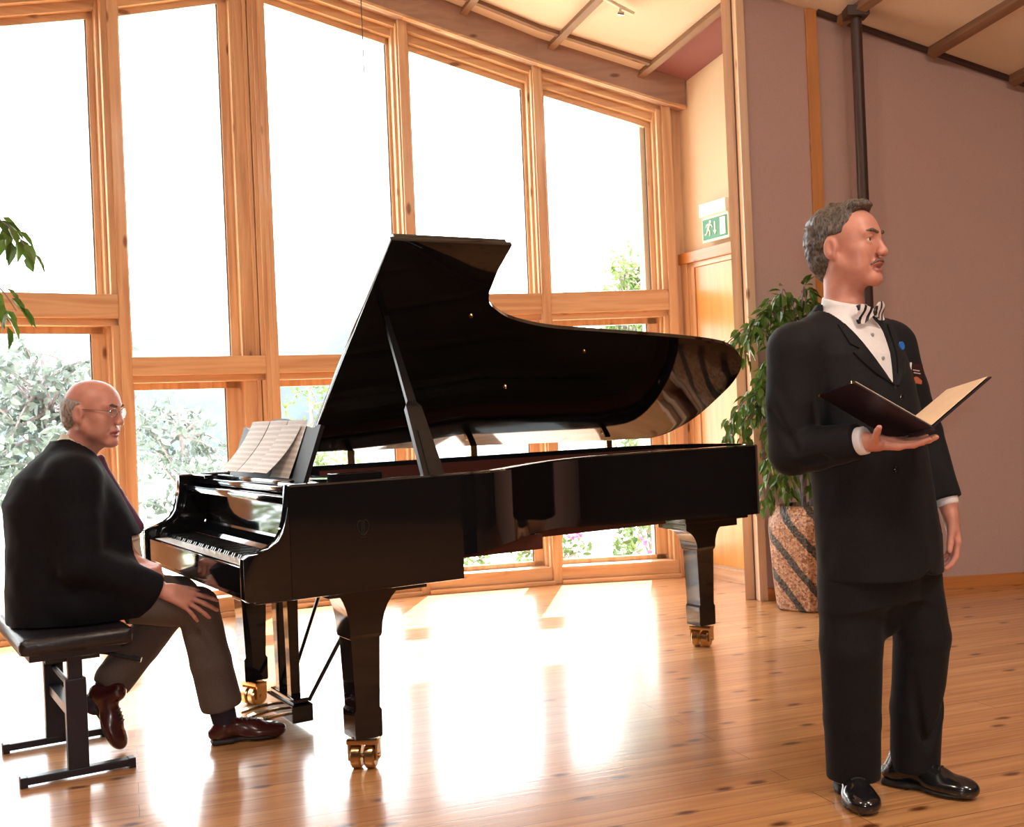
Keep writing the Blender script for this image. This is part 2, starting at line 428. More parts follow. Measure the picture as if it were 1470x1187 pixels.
# ceiling : two slopes meeting on a ridge above the third window post
RX = -1.535
def cz(x, y): return 6.391 - 0.296*x - 0.327*y if x >= RX else 6.391 - 0.296*RX - 0.327*y + 0.27*(x - RX)
def ceil_poly(pts, mat, name, th=0.06, dz=0.0):
    mb = MB(); bm = mb.bm
    lo = [bm.verts.new((x, y, cz(x, y) + dz)) for x, y in pts]; hi = [bm.verts.new((x, y, cz(x, y) + dz + th)) for x, y in pts]
    n = len(pts); bm.faces.new(lo); bm.faces.new(hi[::-1])
    for k in range(n): bm.faces.new((lo[k], lo[(k+1) % n], hi[(k+1) % n], hi[k]))
    bmesh.ops.recalc_face_normals(bm, faces=bm.faces)
    return mb.build(name, mat)
EDGE0, EDGE1 = (1.0, 7.80), (1.50, 6.80)       # edge of the panelled ceiling beside the door alcove
yb = -5.0
struct(ceil_poly([(RX, yb), (8.5, yb), (8.5, 7.7), (1.487 + 0.992*3, 6.772 + 0.122*3 + 0.05), (1.50, 6.80), EDGE1, EDGE0, (0.27, 7.75), (-0.64, 7.54), (RX, 7.2)], M['ceiling'], 'ceiling'))
struct(ceil_poly([(-8.5, yb), (RX, yb), (RX, 7.2), (-2.33, 6.77), (-3.11, 6.26), (-3.83, 5.66), (-4.47, 4.95), (-8.5, 3.0)], M['ceiling'], 'ceiling_left'))
struct(ceil_poly([EDGE0, EDGE1, (1.95, 6.85), (1.75, 7.6), (1.40, 8.15), (1.0, 8.0)], M['mauve'], 'ceiling_alcove', dz=0.035))

# battens on the ceiling slope
def batten(p, q, w=0.045, h=0.05, label=None, mat='batten'):
    a = Vector((p[0], p[1], cz(*p))); b = Vector((q[0], q[1], cz(*q)))
    d = (b - a); L = d.length; d.normalize(); nrm = Vector((0.296, 0.327, 1)).normalized() if p[0] >= RX else Vector((-0.27, 0.327, 1)).normalized()
    s = nrm.cross(d).normalized(); nn = d.cross(s)
    m = Matrix((d, s, nn)).transposed().to_4x4(); m.translation = a
    mb = MB(); mb.box(0, L, -w/2, w/2, -h, 0.0)
    trim(mb, M[mat], m, label)
BD = Vector((0.447, -0.894))
for (x, y) in ((-0.244, 7.672), (0.374, 7.747), (1.0, 7.80)):
    batten((x, y), (x + BD.x*6.5, y + BD.y*6.5), label='brown batten running up the ceiling')
gx, gd = Vector((1.487, 6.772)), Vector((0.9924, 0.1223))
for t in (0.632, 1.209, 1.735, 2.3, 2.9):
    p = gx + gd*t - Vector((0, 0.03))
    batten((p.x, p.y), (p.x + BD.x*6.5, p.y + BD.y*6.5), w=0.055, h=0.06, label='brown batten running up the ceiling')
# cross strip along the beam, one strip of orange board between the two
def offs(k, o):
    d = (Vector(WP[min(k+1, 8)]) - Vector(WP[max(k-1, 0)])).normalized(); n = Vector((-d.y, d.x)); return Vector(WP[k]) + n*o
for k in range(4, 7):
    a, b = offs(k, -0.20), offs(k+1, -0.20)
    if k == 6: b = a.lerp(b, 0.85)
    batten((a.x, a.y), (b.x, b.y), w=0.03, h=0.03, label='thin strip along the foot of the ceiling')

# wall on the right with its skirting, upright trim and a dark edge strip under the ceiling
def wall_slab(p, d, t0, t1, n, th, name, mat, zfun=None, dz=0.03):
    mb = MB(); bm = mb.bm; seg = 10; F0 = []; F1 = []
    for k in range(seg+1):
        t = t0 + (t1 - t0)*k/seg; q = p + d*t; z = cz(q.x, q.y) + dz if zfun is None else zfun
        q2 = q + n*th
        F0.append((bm.verts.new((q.x, q.y, 0)), bm.verts.new((q.x, q.y, z)))); F1.append((bm.verts.new((q2.x, q2.y, 0)), bm.verts.new((q2.x, q2.y, z))))
    for k in range(seg):
        bm.faces.new((F0[k][0], F0[k+1][0], F0[k+1][1], F0[k][1])); bm.faces.new((F1[k][0], F1[k][1], F1[k+1][1], F1[k+1][0]))
        bm.faces.new((F0[k][1], F0[k+1][1], F1[k+1][1], F1[k][1])); bm.faces.new((F0[k][0], F1[k][0], F1[k+1][0], F0[k+1][0]))
    for k in (0, seg): bm.faces.new((F0[k][0], F0[k][1], F1[k][1], F1[k][0]))
    bmesh.ops.recalc_face_normals(bm, faces=bm.faces)
    return struct(mb.build(name, mat))
gn = Vector((-gd.y, gd.x))
wall_slab(gx, gd, 0.0, 6.2, gn, 0.12, 'wall_right', M['grey_wall'])
def along(p, d, t0, t1, y0, y1, z0, z1, mat, label=None, bev=0.003, name=None):
    d3 = Vector((d.x, d.y, 0)); n3 = Vector((-d.y, d.x, 0))
    m = Matrix((d3, n3, Vector((0, 0, 1)))).transposed().to_4x4(); m.translation = (p.x, p.y, 0)
    mb = MB(); mb.box(t0, t1, y0, y1, z0, z1, bevel=bev)
    if name: return struct(mb.build(name, mat, matrix=m), label)
    return trim(mb, mat, m, label)
along(gx, gd, 0.0, 6.0, -0.016, 0.0, 0.0, 0.075, M['wood_trim_h'], 'low orange baseboard', name='baseboard_right')
along(gx, gd, 0.405, 0.475, -0.022, 0.0, 0.075, cz(1.92, 6.82) - 0.0, M['wood_trim'], 'upright orange wooden strip on the mauve wall')
# dark strip where wall and ceiling meet
p = gx + gd*0.48 - gn*0.02; q = gx + gd*5.5 - gn*0.02
batten((p.x, p.y), (q.x, q.y), w=0.03, h=0.025, label='dark strip along the top of the mauve wall', mat='dark_steel')
# two pale posts at the end of the mauve wall
pd = Vector((0.74, -0.67)).normalized()
mm = Matrix((Vector((gd.x, gd.y, 0)), Vector((gn.x, gn.y, 0)), Vector((0, 0, 1)))).transposed().to_4x4(); mm.translation = (1.487, 6.772, 0)
mb = MB(); mb.prism([(-0.100, 0.06), (-0.040, 0.06), (-0.01, 0.15), (-0.066, 0.15)], 'z', 0, 3.95, bevel=0.004); trim(mb, M['wood_post'], mm, 'pale knotty post nearer the door')
mb = MB(); mb.box(-0.036, 0.016, -0.02, 0.14, 0, 3.95, bevel=0.004); trim(mb, M['wood_post'], mm, 'pale knotty post at the end of the mauve wall')
mb = MB(); mb.box(-0.040, -0.034, 0.05, 0.12, 0, 3.9); trim(mb, M['gasket'], mm, 'dark joint between the two pale posts')

# door alcove wall
ap, ad = Vector((1.22, 8.01)), Vector((0.447, -0.894)); an = Vector((0.894, 0.447))
wall_slab(ap, ad, -0.1, 1.25, an, 0.12, 'wall_alcove', M['cream_wall'])
wall_slab(Vector((1.0, 8.02)), Vector((0.945, 0.33)), 0.0, 0.6, Vector((-0.33, 0.945)), 0.08, 'wall_corner', M['cream_wall'])
al = lambda t0, t1, y0, y1, z0, z1, mat, label=None, bev=0.003: along(ap, ad, t0, t1, y0, y1, z0, z1, mat, label, bev)
# door frame and leaf
al(0.06, 1.25, -0.045, 0.0, 2.20, 2.275, M['wood_trim_h'], 'pine head casing above the door')
al(0.05, 0.175, -0.03, 0.0, 0.0, 2.20, M['wood_v'], 'wide pine casing board beside the door')
al(0.175, 0.245, -0.02, 0.0, 0.0, 2.20, M['wood_v'], 'pine door jamb')
al(0.175, 1.2, -0.02, 0.0, 2.165, 2.20, M['wood_h'], 'pine lining under the head casing')
d3 = Vector((ad.x, ad.y, 0)); n3 = Vector((-ad.y, ad.x, 0))
dm = Matrix((d3, n3, Vector((0, 0, 1)))).transposed().to_4x4(); dm.translation = (ap.x, ap.y, 0)
door = empty('door_1'); door.matrix_world = dm; struct(door, 'orange wooden door beside the windows')
mb = MB(); mb.box(0.25, 1.12, -0.012, 0.0, 0.10, 2.163, bevel=0.002); mb.build('leaf', M['door'], door)
mb = MB(); mb.box(0.245, 1.12, -0.02, 0.0, 0.0, 0.085, bevel=0.002); mb.build('threshold', M['wood_h'], door)
mb = MB(); mb.tube([(1.06, -0.012, 1.02), (1.06, -0.06, 1.02)], 0.009); mb.tube([(1.06, -0.055, 1.02), (0.96, -0.055, 1.02)], 0.008); mb.build('handle', M['chrome'], door, smooth=True)

# exit sign on the alcove wall
em = dm.copy(); em.translation = Vector((ap.x, ap.y, 0)) + d3*0.405 + Vector((0, 0, 2.335))
ex = empty('exit_sign'); ex.matrix_world = em
tag(ex, 'green and white emergency exit sign above the orange door', 'sign')
M['sign_white'] = plain('sign_white', (0.86, 0.84, 0.70), 0.5); M['sign_green'] = plain('sign_green', (0.015, 0.22, 0.10), 0.45)
mb = MB(); mb.box(-0.01, 0.285, -0.07, -0.004, 0.145, 0.235, bevel=0.006); mb.build('housing', M['sign_white'], ex)
mb = MB(); mb.box(0.0, 0.29, -0.055, -0.035, -0.03, 0.145, bevel=0.003); mb.build('diffuser', M['sign_white'], ex)
mb = MB(); mb.box(0.012, 0.278, -0.058, -0.055, -0.012, 0.125); mb.build('green_field', M['sign_green'], ex)
mb = MB()
def q(pts): mb.prism(pts, 'y', -0.061, -0.058)
# running figure, arrow, doorway (x in sign, z up)
mb.lathe([(0.0, -0.0015), (0.011, -0.001), (0.011, 0.001), (0.0, 0.0015)], seg=14, mat=Matrix.Translation((0.098, -0.0595, 0.104)) @ Matrix.Rotation(R(90), 4, 'X'))
def stroke(a, b, w):
    a, b = Vector(a), Vector(b); d = (b-a).normalized(); n = Vector((-d.y, d.x))*w/2
    q([tuple(a+n), tuple(b+n), tuple(b-n), tuple(a-n)])
stroke((0.088, 0.092), (0.070, 0.052), 0.020)
stroke((0.090, 0.088), (0.112, 0.078), 0.009); stroke((0.112, 0.078), (0.118, 0.064), 0.008)
stroke((0.082, 0.090), (0.060, 0.086), 0.009); stroke((0.060, 0.086), (0.050, 0.070), 0.008)
stroke((0.072, 0.056), (0.094, 0.040), 0.011); stroke((0.094, 0.040), (0.090, 0.010), 0.010)
stroke((0.068, 0.054), (0.056, 0.028), 0.011); stroke((0.056, 0.028), (0.036, 0.022), 0.010)
stroke((0.148, 0.100), (0.148, 0.035), 0.012); q([(0.130, 0.040), (0.166, 0.040), (0.148, 0.010)])
q([(0.205, 0.0), (0.262, 0.0), (0.262, 0.115), (0.205, 0.115)])
mb.build('pictogram', M['sign_white'], ex)

# steel column in front of the mauve wall
mb = MB(); mb.tube([(2.165, 6.70, 0), (2.165, 6.70, cz(2.165, 6.70) - 0.02)], 0.033, 16)
mb.box(2.10, 2.23, 6.64, 6.76, cz(2.165, 6.70) - 0.07, cz(2.165, 6.7) - 0.01); mb.box(2.09, 2.24, 6.62, 6.78, 0, 0.012)
struct(mb.build('trim_40', M['dark_steel'], smooth=True), 'slim dark steel column before the mauve wall')

# ceiling spotlight track
tk = empty('lighting_track', (0.716, 7.10, cz(0.716, 7.10) - 0.05))
tag(tk, 'white lighting track with a small spot fitting on the ceiling', 'light fitting')
M['white_metal'] = plain('white_metal', (0.75, 0.70, 0.62), 0.35)
tdir = Vector((0.93, 0.36, -0.39)).normalized()
mb = MB(); a = Vector((-1.0, -0.385, 0.42)); mb.tube([a, tdir*0.2], 0.014, 8); mb.build('rail', M['white_metal'], tk, smooth=True)
mb = MB(); c0 = tdir*0.10; mb.tube([c0, c0 + Vector((0, 0, -0.035))], 0.008, 8); mb.tube([c0 + Vector((-0.02, 0.0, -0.04)), c0 + Vector((0.02, 0.0, -0.045))], 0.013, 10); mb.build('spot_fitting', M['chrome'], tk, smooth=True)
# hanging thin cord before the third window
mb = MB(); mb.tube([(-0.84, 7.0, 4.45), (-0.838, 7.0, 3.35)], 0.0035, 6)
tag(mb.build('pull_cord', M['gasket']), 'thin dark cord hanging in front of the tall middle window', 'cord')

# unseen rest of the hall behind the camera
mb = MB(); mb.box(-8.6, 8.6, -5.2, -5.0, 0, 9.0); struct(mb.build('wall_back', M['hall_wall']))
mb = MB(); mb.box(-8.6, -8.4, -5.0, 5.2, 0, 7.5); struct(mb.build('wall_left', M['hall_wall']))
mb = MB(); mb.box(-8.5, -4.40, 4.85, 5.05, 0, 6.5); struct(mb.build('wall_left_return', M['hall_wall']))
mb = MB(); mb.box(7.4, 7.6, -5.0, 7.7, 0, 6.5); struct(mb.build('wall_east', M['hall_wall']))
# ------------------------------------------------------------------ grand piano (local x = length, y = towards the bass side)
PR = math.atan2(0.5135, 0.858)
piano = empty('grand_piano', (-0.856, 3.478, 0), PR)
tag(piano, 'long black lacquered concert grand piano with its lid propped open', 'piano')

def smooth_path(pts, sub=6, closed=False):
    """Catmull-Rom through points of any dimension"""
    P = [np.array(p, float) for p in pts]; n = len(P); out = []
    rng = range(n) if closed else range(n-1)
    for i in rng:
        p0 = P[(i-1) % n] if closed or i > 0 else P[i]; p1 = P[i]; p2 = P[(i+1) % n]; p3 = P[(i+2) % n] if closed or i+2 < n else p2
        for k in range(sub):
            t = k/sub
            out.append(0.5*((2*p1) + (-p0+p2)*t + (2*p0-5*p1+4*p2-p3)*t*t + (-p0+3*p1-3*p2+p3)*t**3))
    if not closed: out.append(P[-1])
    return out

# outline of the rim: (x, y, lower edge z)
near = smooth_path([(0.80, 0.0, 0.715), (0.90, 0.018, 0.722), (1.03, 0.095, 0.73), (1.20, 0.235, 0.732), (1.45, 0.42, 0.722), (1.70, 0.54, 0.70), (2.0, 0.60, 0.685), (2.3, 0.61, 0.675), (2.55, 0.60, 0.668), (2.68, 0.60, 0.665)], 5)
tail = smooth_path([(2.68, 0.60, 0.665), (2.735, 0.612, 0.665), (2.775, 0.65, 0.665), (2.83, 0.76, 0.665), (2.865, 0.92, 0.665), (2.85, 1.08, 0.665), (2.77, 1.25, 0.665), (2.63, 1.36, 0.665), (2.40, 1.40, 0.665)], 4)
outline = [np.array((0.152, 0.0, 0.64)), np.array((0.45, 0.0, 0.64)), np.array((0.775, 0.0, 0.64)), np.array((0.778, 0.0, 0.715))] + near[0:] + tail[1:] + [np.array((0.80, 1.40, 0.665)), np.array((0.775, 1.40, 0.64)), np.array((0.152, 1.40, 0.64))]
RT = 1.0; TH = 0.052
def offset_in(pts, d):
    out = []
    n = len(pts)
    for i in range(n):
        a = pts[max(i-1, 0)][:2]; b = pts[min(i+1, n-1)][:2]; t = b - a; L = np.hypot(*t); t = t / (L if L > 1e-9 else 1)
        nn = np.array((-t[1], t[0]))        # left of the path = inside (path runs counter-clockwise)
        out.append(np.array((pts[i][0] + nn[0]*d, pts[i][1] + nn[1]*d, pts[i][2])))
    return out
inner = offset_in(outline, TH)
mb = MB(); rings = []
for (o_, i_) in zip(outline, inner):
    rings.append([(o_[0], o_[1], o_[2]), (o_[0], o_[1], RT - 0.006), (o_[0] + (i_[0]-o_[0])*0.12, o_[1] + (i_[1]-o_[1])*0.12, RT), (i_[0] - (i_[0]-o_[0])*0.12, i_[1] - (i_[1]-o_[1])*0.12, RT), (i_[0], i_[1], RT - 0.006), (i_[0], i_[1], o_[2])])
mb.loft(rings)
mb.build('rim', M['black'], piano, smooth=True, angle=40)
# inner face of the rim, reddish veneer
inn = [p for p in offset_in(outline, TH + 0.002)][2:-1]
inn2 = [p for p in offset_in(outline, TH + 0.012)][2:-1]
mb = MB(); mb.loft([[(a[0], a[1], 0.80), (a[0], a[1], 0.978), (b[0], b[1], 0.978), (b[0], b[1], 0.80)] for a, b in zip(inn, inn2)])
mb.build('inner_rim', M['inner_rim'], piano, smooth=True, angle=40)
# gold plate with strings over soundboard, belly panel
inn3 = offset_in(outline, TH + 0.004)
poly = [(p[0], p[1]) for p in inn3[3:-2] if p[0] > 0.62]
poly = [(0.62, 0.06)] + poly + [(0.62, 1.34)]
mb = MB(); mb.prism(poly, 'z', 0.86, 0.885); mb.build('iron_plate', M['gold_plate'], piano)
mb = MB(); mb.prism(poly, 'z', 0.72, 0.735)
for y in (0.35, 0.7, 1.05): mb.box(0.8, 2.2 if y > 0.6 else 1.3, y - 0.04, y + 0.04, 0.66, 0.72)
mb.build('soundboard', M['inner_rim'], piano)
mb = MB()
for k in range(36):
    y = 0.12 + k*0.034
    x1 = 0.95 + 1.8*(k/36)**1.2; x1 = min(x1, 2.66)
    mb.box(0.66, x1, y, y + 0.0022, 0.897, 0.8992)
mb.build('strings', M['string'], piano)
mb = MB()
for y in (0.36, 0.62, 0.88, 1.14): mb.box(0.64, 1.1 + 1.3*(y-0.2) if y < 1.0 else 2.5, y - 0.018, y + 0.018, 0.885, 0.915)
mb.build('plate_bars', M['gold_plate'], piano)
# key bed
mb = MB(); mb.box(0.035, 0.78, 0.004, 1.396, 0.632, 0.70, bevel=0.004); mb.build('key_bed', M['black'], piano)
mb = MB(); mb.box(0.012, 0.034, 0.05, 1.35, 0.655, 0.745, bevel=0.005); mb.build('key_slip', M['black'], piano)
# arms (cheeks): the curved side wings at both ends of the keyboard
arm = [(0.0, 0.650), (0.012, 0.640), (0.16, 0.636), (0.16, RT), (0.152, RT), (0.150, 0.93), (0.146, 0.885), (0.136, 0.85), (0.117, 0.822), (0.09, 0.803), (0.05, 0.792), (0.015, 0.788), (0.0, 0.778)]
for y0, y1 in ((0.0, 0.05), (1.35, 1.40)):
    mb = MB(); mb.prism(arm, 'y', y0, y1, bevel=0.005); mb.build('arm', M['black'], piano, smooth=True, angle=30)
# key blocks inside the arms with a curled front
kb = [(0.05, 0.70), (0.30, 0.70), (0.30, 0.95), (0.175, 0.95), (0.17, 0.90), (0.16, 0.86), (0.14, 0.82), (0.115, 0.80), (0.09, 0.792), (0.07, 0.785), (0.055, 0.765)]
for y0, y1 in ((0.05, 0.088), (1.312, 1.35)):
    mb = MB(); mb.prism(kb, 'y', y0, y1, bevel=0.003); mb.build('key_block', M['black'], piano, smooth=True, angle=30)
# keys
kw = (1.312 - 0.088)/52
mb = MB(); mb.box(0.036, 0.205, -kw/2 + 0.0006, kw/2 - 0.0006, 0.725, 0.745, bevel=0.0012)
wk = mb.build('white_key', M['ivory'], piano); wme = wk.data
mb = MB(); mb.prism([(0.085, 0.745), (0.205, 0.745), (0.205, 0.757), (0.092, 0.757)], 'y', -0.0055, 0.0055)
bk = mb.build('black_key', M['ebony'], piano); bme = bk.data
first = [True, True]
def dup_part(src, y):
    o = src.copy(); COL.objects.link(o); o.parent = piano; o.location = (0, y, 0); return o
for k in range(52):
    y = 0.088 + kw*(k + 0.5)
    if k == 0: wk.location = (0, y, 0)
    else: dup_part(wk, y)
# treble end is near (y small): going down the keyboard note names C B A G F E D ...
names = 'CBAGFED'
bl_first = True
for k in range(51):
    nme = names[k % 7]; nxt = names[(k+1) % 7]
    if (nme, nxt) in (('B', 'A'), ('A', 'G'), ('G', 'F'), ('E', 'D'), ('D', 'C')):
        y = 0.088 + kw*(k + 1)
        if bl_first: bk.location = (0, y, 0); bl_first = False
        else: dup_part(bk, y)
# fallboard: glossy upright panel with a curved foot, seen behind the keys
fb = [(0.205, 0.757), (0.215, 0.772), (0.232, 0.786), (0.244, 0.797), (0.247, 0.806), (0.250, 0.93), (0.275, 0.93), (0.275, 0.75)]
mb = MB(); mb.prism(fb, 'y', 0.09, 1.31, bevel=0.002); mb.build('fallboard', M['black'], piano)
mb = MB(); mb.box(0.203, 0.212, 0.09, 1.31, 0.745, 0.757); mb.build('key_felt', plain('dark_red_felt', (0.10, 0.01, 0.01), 0.9), piano)
# front shelf (nameboard top) in two steps and music desk shelf
mb = MB(); mb.box(0.168, 0.30, 0.052, 1.348, 0.932, 0.958, bevel=0.006); mb.build('front_rail', M['black'], piano, smooth=True)
mb = MB(); mb.box(0.215, 0.56, 0.054, 1.346, 0.962, 0.985, bevel=0.006)
mb.build('music_shelf', M['black'], piano, smooth=True)
mb = MB(); mb.box(0.26, 0.285, 0.30, 1.16, 0.985, 1.0, bevel=0.004); mb.build('desk_ledge', M['black'], piano, smooth=True)
for a_, b_ in ((0.054, 0.25), (1.15, 1.346)):
    mb = MB(); mb.box(0.205, 0.24, a_, b_, 0.985, 1.0, bevel=0.004); mb.build('shelf_trim', M['black'], piano)
# music desk: leaning board with a waved top
def desk_pt(y, h, t=0.0):     # leaning back 18 deg
    a = R(20); return (0.30 + h*math.sin(a) + t*math.cos(a), y, 0.988 + h*math.cos(a) - t*math.sin(a))
ys = np.linspace(0.26, 1.13, 29)
def top_h(y):
    u = (y - 0.695)/0.435
    return 0.222 + 0.022*math.cos(u*math.pi*0.98) + (0.014 if abs(u) > 0.88 else 0.0)
bm = bmesh.new(); grid = {}
for s, t in (('f', 0.0), ('b', 0.016)):
    for k, y in enumerate(ys):
        grid[s, k, 0] = bm.verts.new(desk_pt(y, 0.0, t)); grid[s, k, 1] = bm.verts.new(desk_pt(y, top_h(y), t))
for k in range(28):
    bm.faces.new((grid['f', k, 0], grid['f', k, 1], grid['f', k+1, 1], grid['f', k+1, 0])); bm.faces.new((grid['b', k, 0], grid['b', k+1, 0], grid['b', k+1, 1], grid['b', k, 1]))
    bm.faces.new((grid['f', k, 1], grid['b', k, 1], grid['b', k+1, 1], grid['f', k+1, 1])); bm.faces.new((grid['f', k, 0], grid['f', k+1, 0], grid['b', k+1, 0], grid['b', k, 0]))
for k in (0, 28): bm.faces.new((grid['f', k, 0], grid['b', k, 0], grid['b', k, 1], grid['f', k, 1]))
bmesh.ops.recalc_face_normals(bm, faces=bm.faces)
mb = MB(); mb.bm.free(); mb.bm = bm; mb.build('music_desk', M['desk_black'], piano)
for y in (0.15, 1.17):
    mb = MB(); mb.box(0.36, 0.55, y, y + 0.04, 0.985, 1.02, bevel=0.004); mb.build('desk_slide', M['black'], piano)

# lid: (x along piano, s up the slope from the hinge)
LT = R(38); LW = 1.40; LZ = 1.035
cur = smooth_path([(1.235, 1.10), (1.262, 1.03), (1.31, 0.985), (1.42, 0.925), (1.62, 0.875), (1.88, 0.85), (2.255, 0.82), (2.55, 0.79), (2.74, 0.755), (2.87, 0.69), (2.96, 0.59), (2.99, 0.48), (2.98, 0.37), (2.92, 0.17), (2.81, 0.04), (2.70, -0.005)], 5)
lid_pts = [(0.73, 0.045), (0.718, 0.6), (0.712, 1.342), (1.236, 1.345), (1.228, 1.21)] + [tuple(p) for p in cur] + [(2.3, 0.004), (1.5, 0.026)]
lm = Matrix(((1, 0, 0), (0, -math.cos(LT), math.sin(LT)), (0, math.sin(LT), math.cos(LT)))).transposed().to_4x4()
# columns: local x -> x, local y (=s) -> (-cos, sin), local z -> normal upward (sin, cos)
lm = Matrix(((1, 0, 0, 0), (0, -math.cos(LT), math.sin(LT), LW), (0, math.sin(LT), math.cos(LT), LZ), (0, 0, 0, 1)))
def baked(mb):
    mb.bm.transform(lm); bmesh.ops.recalc_face_normals(mb.bm, faces=mb.bm.faces); return mb
mb = MB(); mb.prism(lid_pts, 'z', 0.0, 0.022, bevel=0.004)
lid = baked(mb).build('lid', M['black'], piano, smooth=True, angle=30)
flap_pts = [(0.735, 0.05), (0.735, 1.335), (1.225, 1.335), (1.225, 0.05)]
mb = MB(); mb.prism(flap_pts, 'z', 0.026, 0.048, bevel=0.004); flap = baked(mb).build('front_flap', M['black'], piano, smooth=True, angle=30)
# seen from below: lid screws and prop socket
for (x, s) in ((1.58, 0.475), (1.90, 0.715), (1.21, 0.945)):
    mb = MB(); mb.lathe([(0.0005, 0.0), (0.010, 0.0), (0.008, -0.007), (0.0005, -0.009)], c=(x, s, 0.0), seg=12)
    baked(mb).build('lid_knob', M['brass'], lid)
for x, zt in ((0.95, 1.062), (1.6, 1.050), (2.42, 1.036)):
    mb = MB(); mb.tube([(x - 0.02, 1.398, 1.006), (x + 0.02, 1.398, 1.006)], 0.007, 10); mb.box(x - 0.018, x + 0.018, 1.384, 1.390, 1.0, zt)
    mb.build('hinge', M['brass'], piano, smooth=True)
# prop: slim upper stick on a broad lower arm
mb = MB()
a, b, c = Vector((0.685, 0.03, 0.965)), Vector((0.625, 0.27, 1.285)), Vector((0.818, 0.655, 1.612))
def bar(p, q, w0, w1, t, x=Vector((1, 0, 0))):
    p, q = Vector(p), Vector(q); d = (q-p).normalized(); s = (x - d*x.dot(d)).normalized(); n = d.cross(s)
    return [[tuple(p + s*w0/2 + n*t/2), tuple(p - s*w0/2 + n*t/2), tuple(p - s*w0/2 - n*t/2), tuple(p + s*w0/2 - n*t/2)],
            [tuple(q + s*w1/2 + n*t/2), tuple(q - s*w1/2 + n*t/2), tuple(q - s*w1/2 - n*t/2), tuple(q + s*w1/2 - n*t/2)]]
PT = Vector((0.825, 1.40 - 0.93*math.cos(LT), 1.035 + 0.93*math.sin(LT)))     # socket on the lid
PB = Vector((0.70, 0.032, 0.955))
k1 = PB.lerp(PT, 0.43); k2 = PB.lerp(PT, 0.46)
r1 = bar(PB, k1, 0.086, 0.062, 0.024); r2 = bar(k2, PT, 0.036, 0.020, 0.018)
mb.loft([r1[0], r1[1], r2[0], r2[1]])
mb.build('lid_prop', M['black_satin'], piano)
mb = MB(); rr = bar(PB.lerp(PT, 0.04) + Vector((0, -0.016, 0)), PB.lerp(PT, 0.30) + Vector((0, -0.016, 0)), 0.045, 0.034, 0.012); mb.loft(rr); mb.build('prop_short_stick', M['black_satin'], piano)

# legs
def leg_mesh(cx, cy, half_top_a, half_top_b, z_top, z_cap, w=0.052, dy=0.055):
    """leg seen from the side: flaring brackets at the top, tapered shaft, block foot"""
    prof = []
    for k in range(9):     # flare: quarter-ellipse brackets
        t = k/8*math.pi/2
        prof.append((half_top_a*1.0 - (half_top_a - w*1.12)*math.sin(t), half_top_b - (half_top_b - w*1.12)*math.sin(t), z_top - (z_top - z_cap)*(1 - math.cos(t))))
    prof += [(w*1.12, w*1.12, z_cap - 0.012), (w*1.02, w*1.02, z_cap - 0.016), (w*0.84, w*0.84, 0.215), (w*0.98, w*0.98, 0.205), (w*0.96, w*0.96, 0.118), (w*0.90, w*0.90, 0.112)]
    rings = []
    for i, (a, b, z) in enumerate(prof):
        d = dy * (1.15 if i < 9 else 1.0) if z > 0.21 else w*0.98
        if 8 < i < 12: d = dy*(1.0 - 0.12*(i-9)/3)
        rings.append([(cx - a, cy - d, z), (cx + b, cy - d, z), (cx + b, cy + d, z), (cx - a, cy + d, z)])
    mb = MB(); mb.loft(rings); return mb
def caster(leg, cx, cy, ang):
    m = Matrix.Translation((cx, cy, 0)) @ Matrix.Rotation(ang, 4, 'Z')
    mb = MB()
    for s in (-1, 1):
        rm = m @ Matrix.Translation((0, s*0.024, 0.043)) @ Matrix.Rotation(R(90), 4, 'X')
        mb.lathe([(0.012, -0.019), (0.036, -0.019), (0.043, -0.013), (0.043, 0.013), (0.036, 0.019), (0.012, 0.019)], seg=24, mat=rm)
    mb.build('caster_wheel', M['brass'], leg, smooth=True)
    mb = MB(); mb.box(-0.03, 0.03, -0.055, 0.055, 0.086, 0.104, mat=m, bevel=0.004); mb.box(-0.022, 0.03, -0.052, -0.045, 0.03, 0.09, mat=m); mb.box(-0.022, 0.03, 0.045, 0.052, 0.03, 0.09, mat=m)
    mb.lathe([(0.016, 0.10), (0.016, 0.115)], c=(cx, cy, 0), seg=12); mb.tube([m @ Vector((0, -0.056, 0.043)), m @ Vector((0, 0.056, 0.043))], 0.008, 10)
    mb.build('caster_fork', M['brass'], leg, smooth=True)
for (cx, cy, fa, fb, zt, zc, ang) in ((0.445, 0.165, 0.135, 0.20, 0.637, 0.47, R(52)), (0.41, 1.27, 0.12, 0.18, 0.637, 0.47, R(20)), (2.575, 0.885, 0.17, 0.115, 0.60, 0.50, R(28))):
    lg = leg_mesh(cx, cy, fa, fb, zt, zc).build('leg', M['black'], piano, smooth=True, angle=30)
    caster(lg, cx, cy, ang)
# leg plates, stepped tail block
mb = MB(); mb.box(2.40, 2.80, 0.76, 1.02, 0.632, 0.668, bevel=0.003); mb.box(2.42, 2.745, 0.78, 1.0, 0.598, 0.632, bevel=0.003); mb.build('tail_leg_block', M['black'], piano)
mb = MB(); mb.box(0.3, 0.66, 0.06, 0.30, 0.612, 0.636); mb.box(0.28, 0.62, 1.14, 1.36, 0.612, 0.636); mb.box(0.30, 0.60, 0.60, 1.0, 0.605, 0.636); mb.build('leg_plate', M['black'], piano)

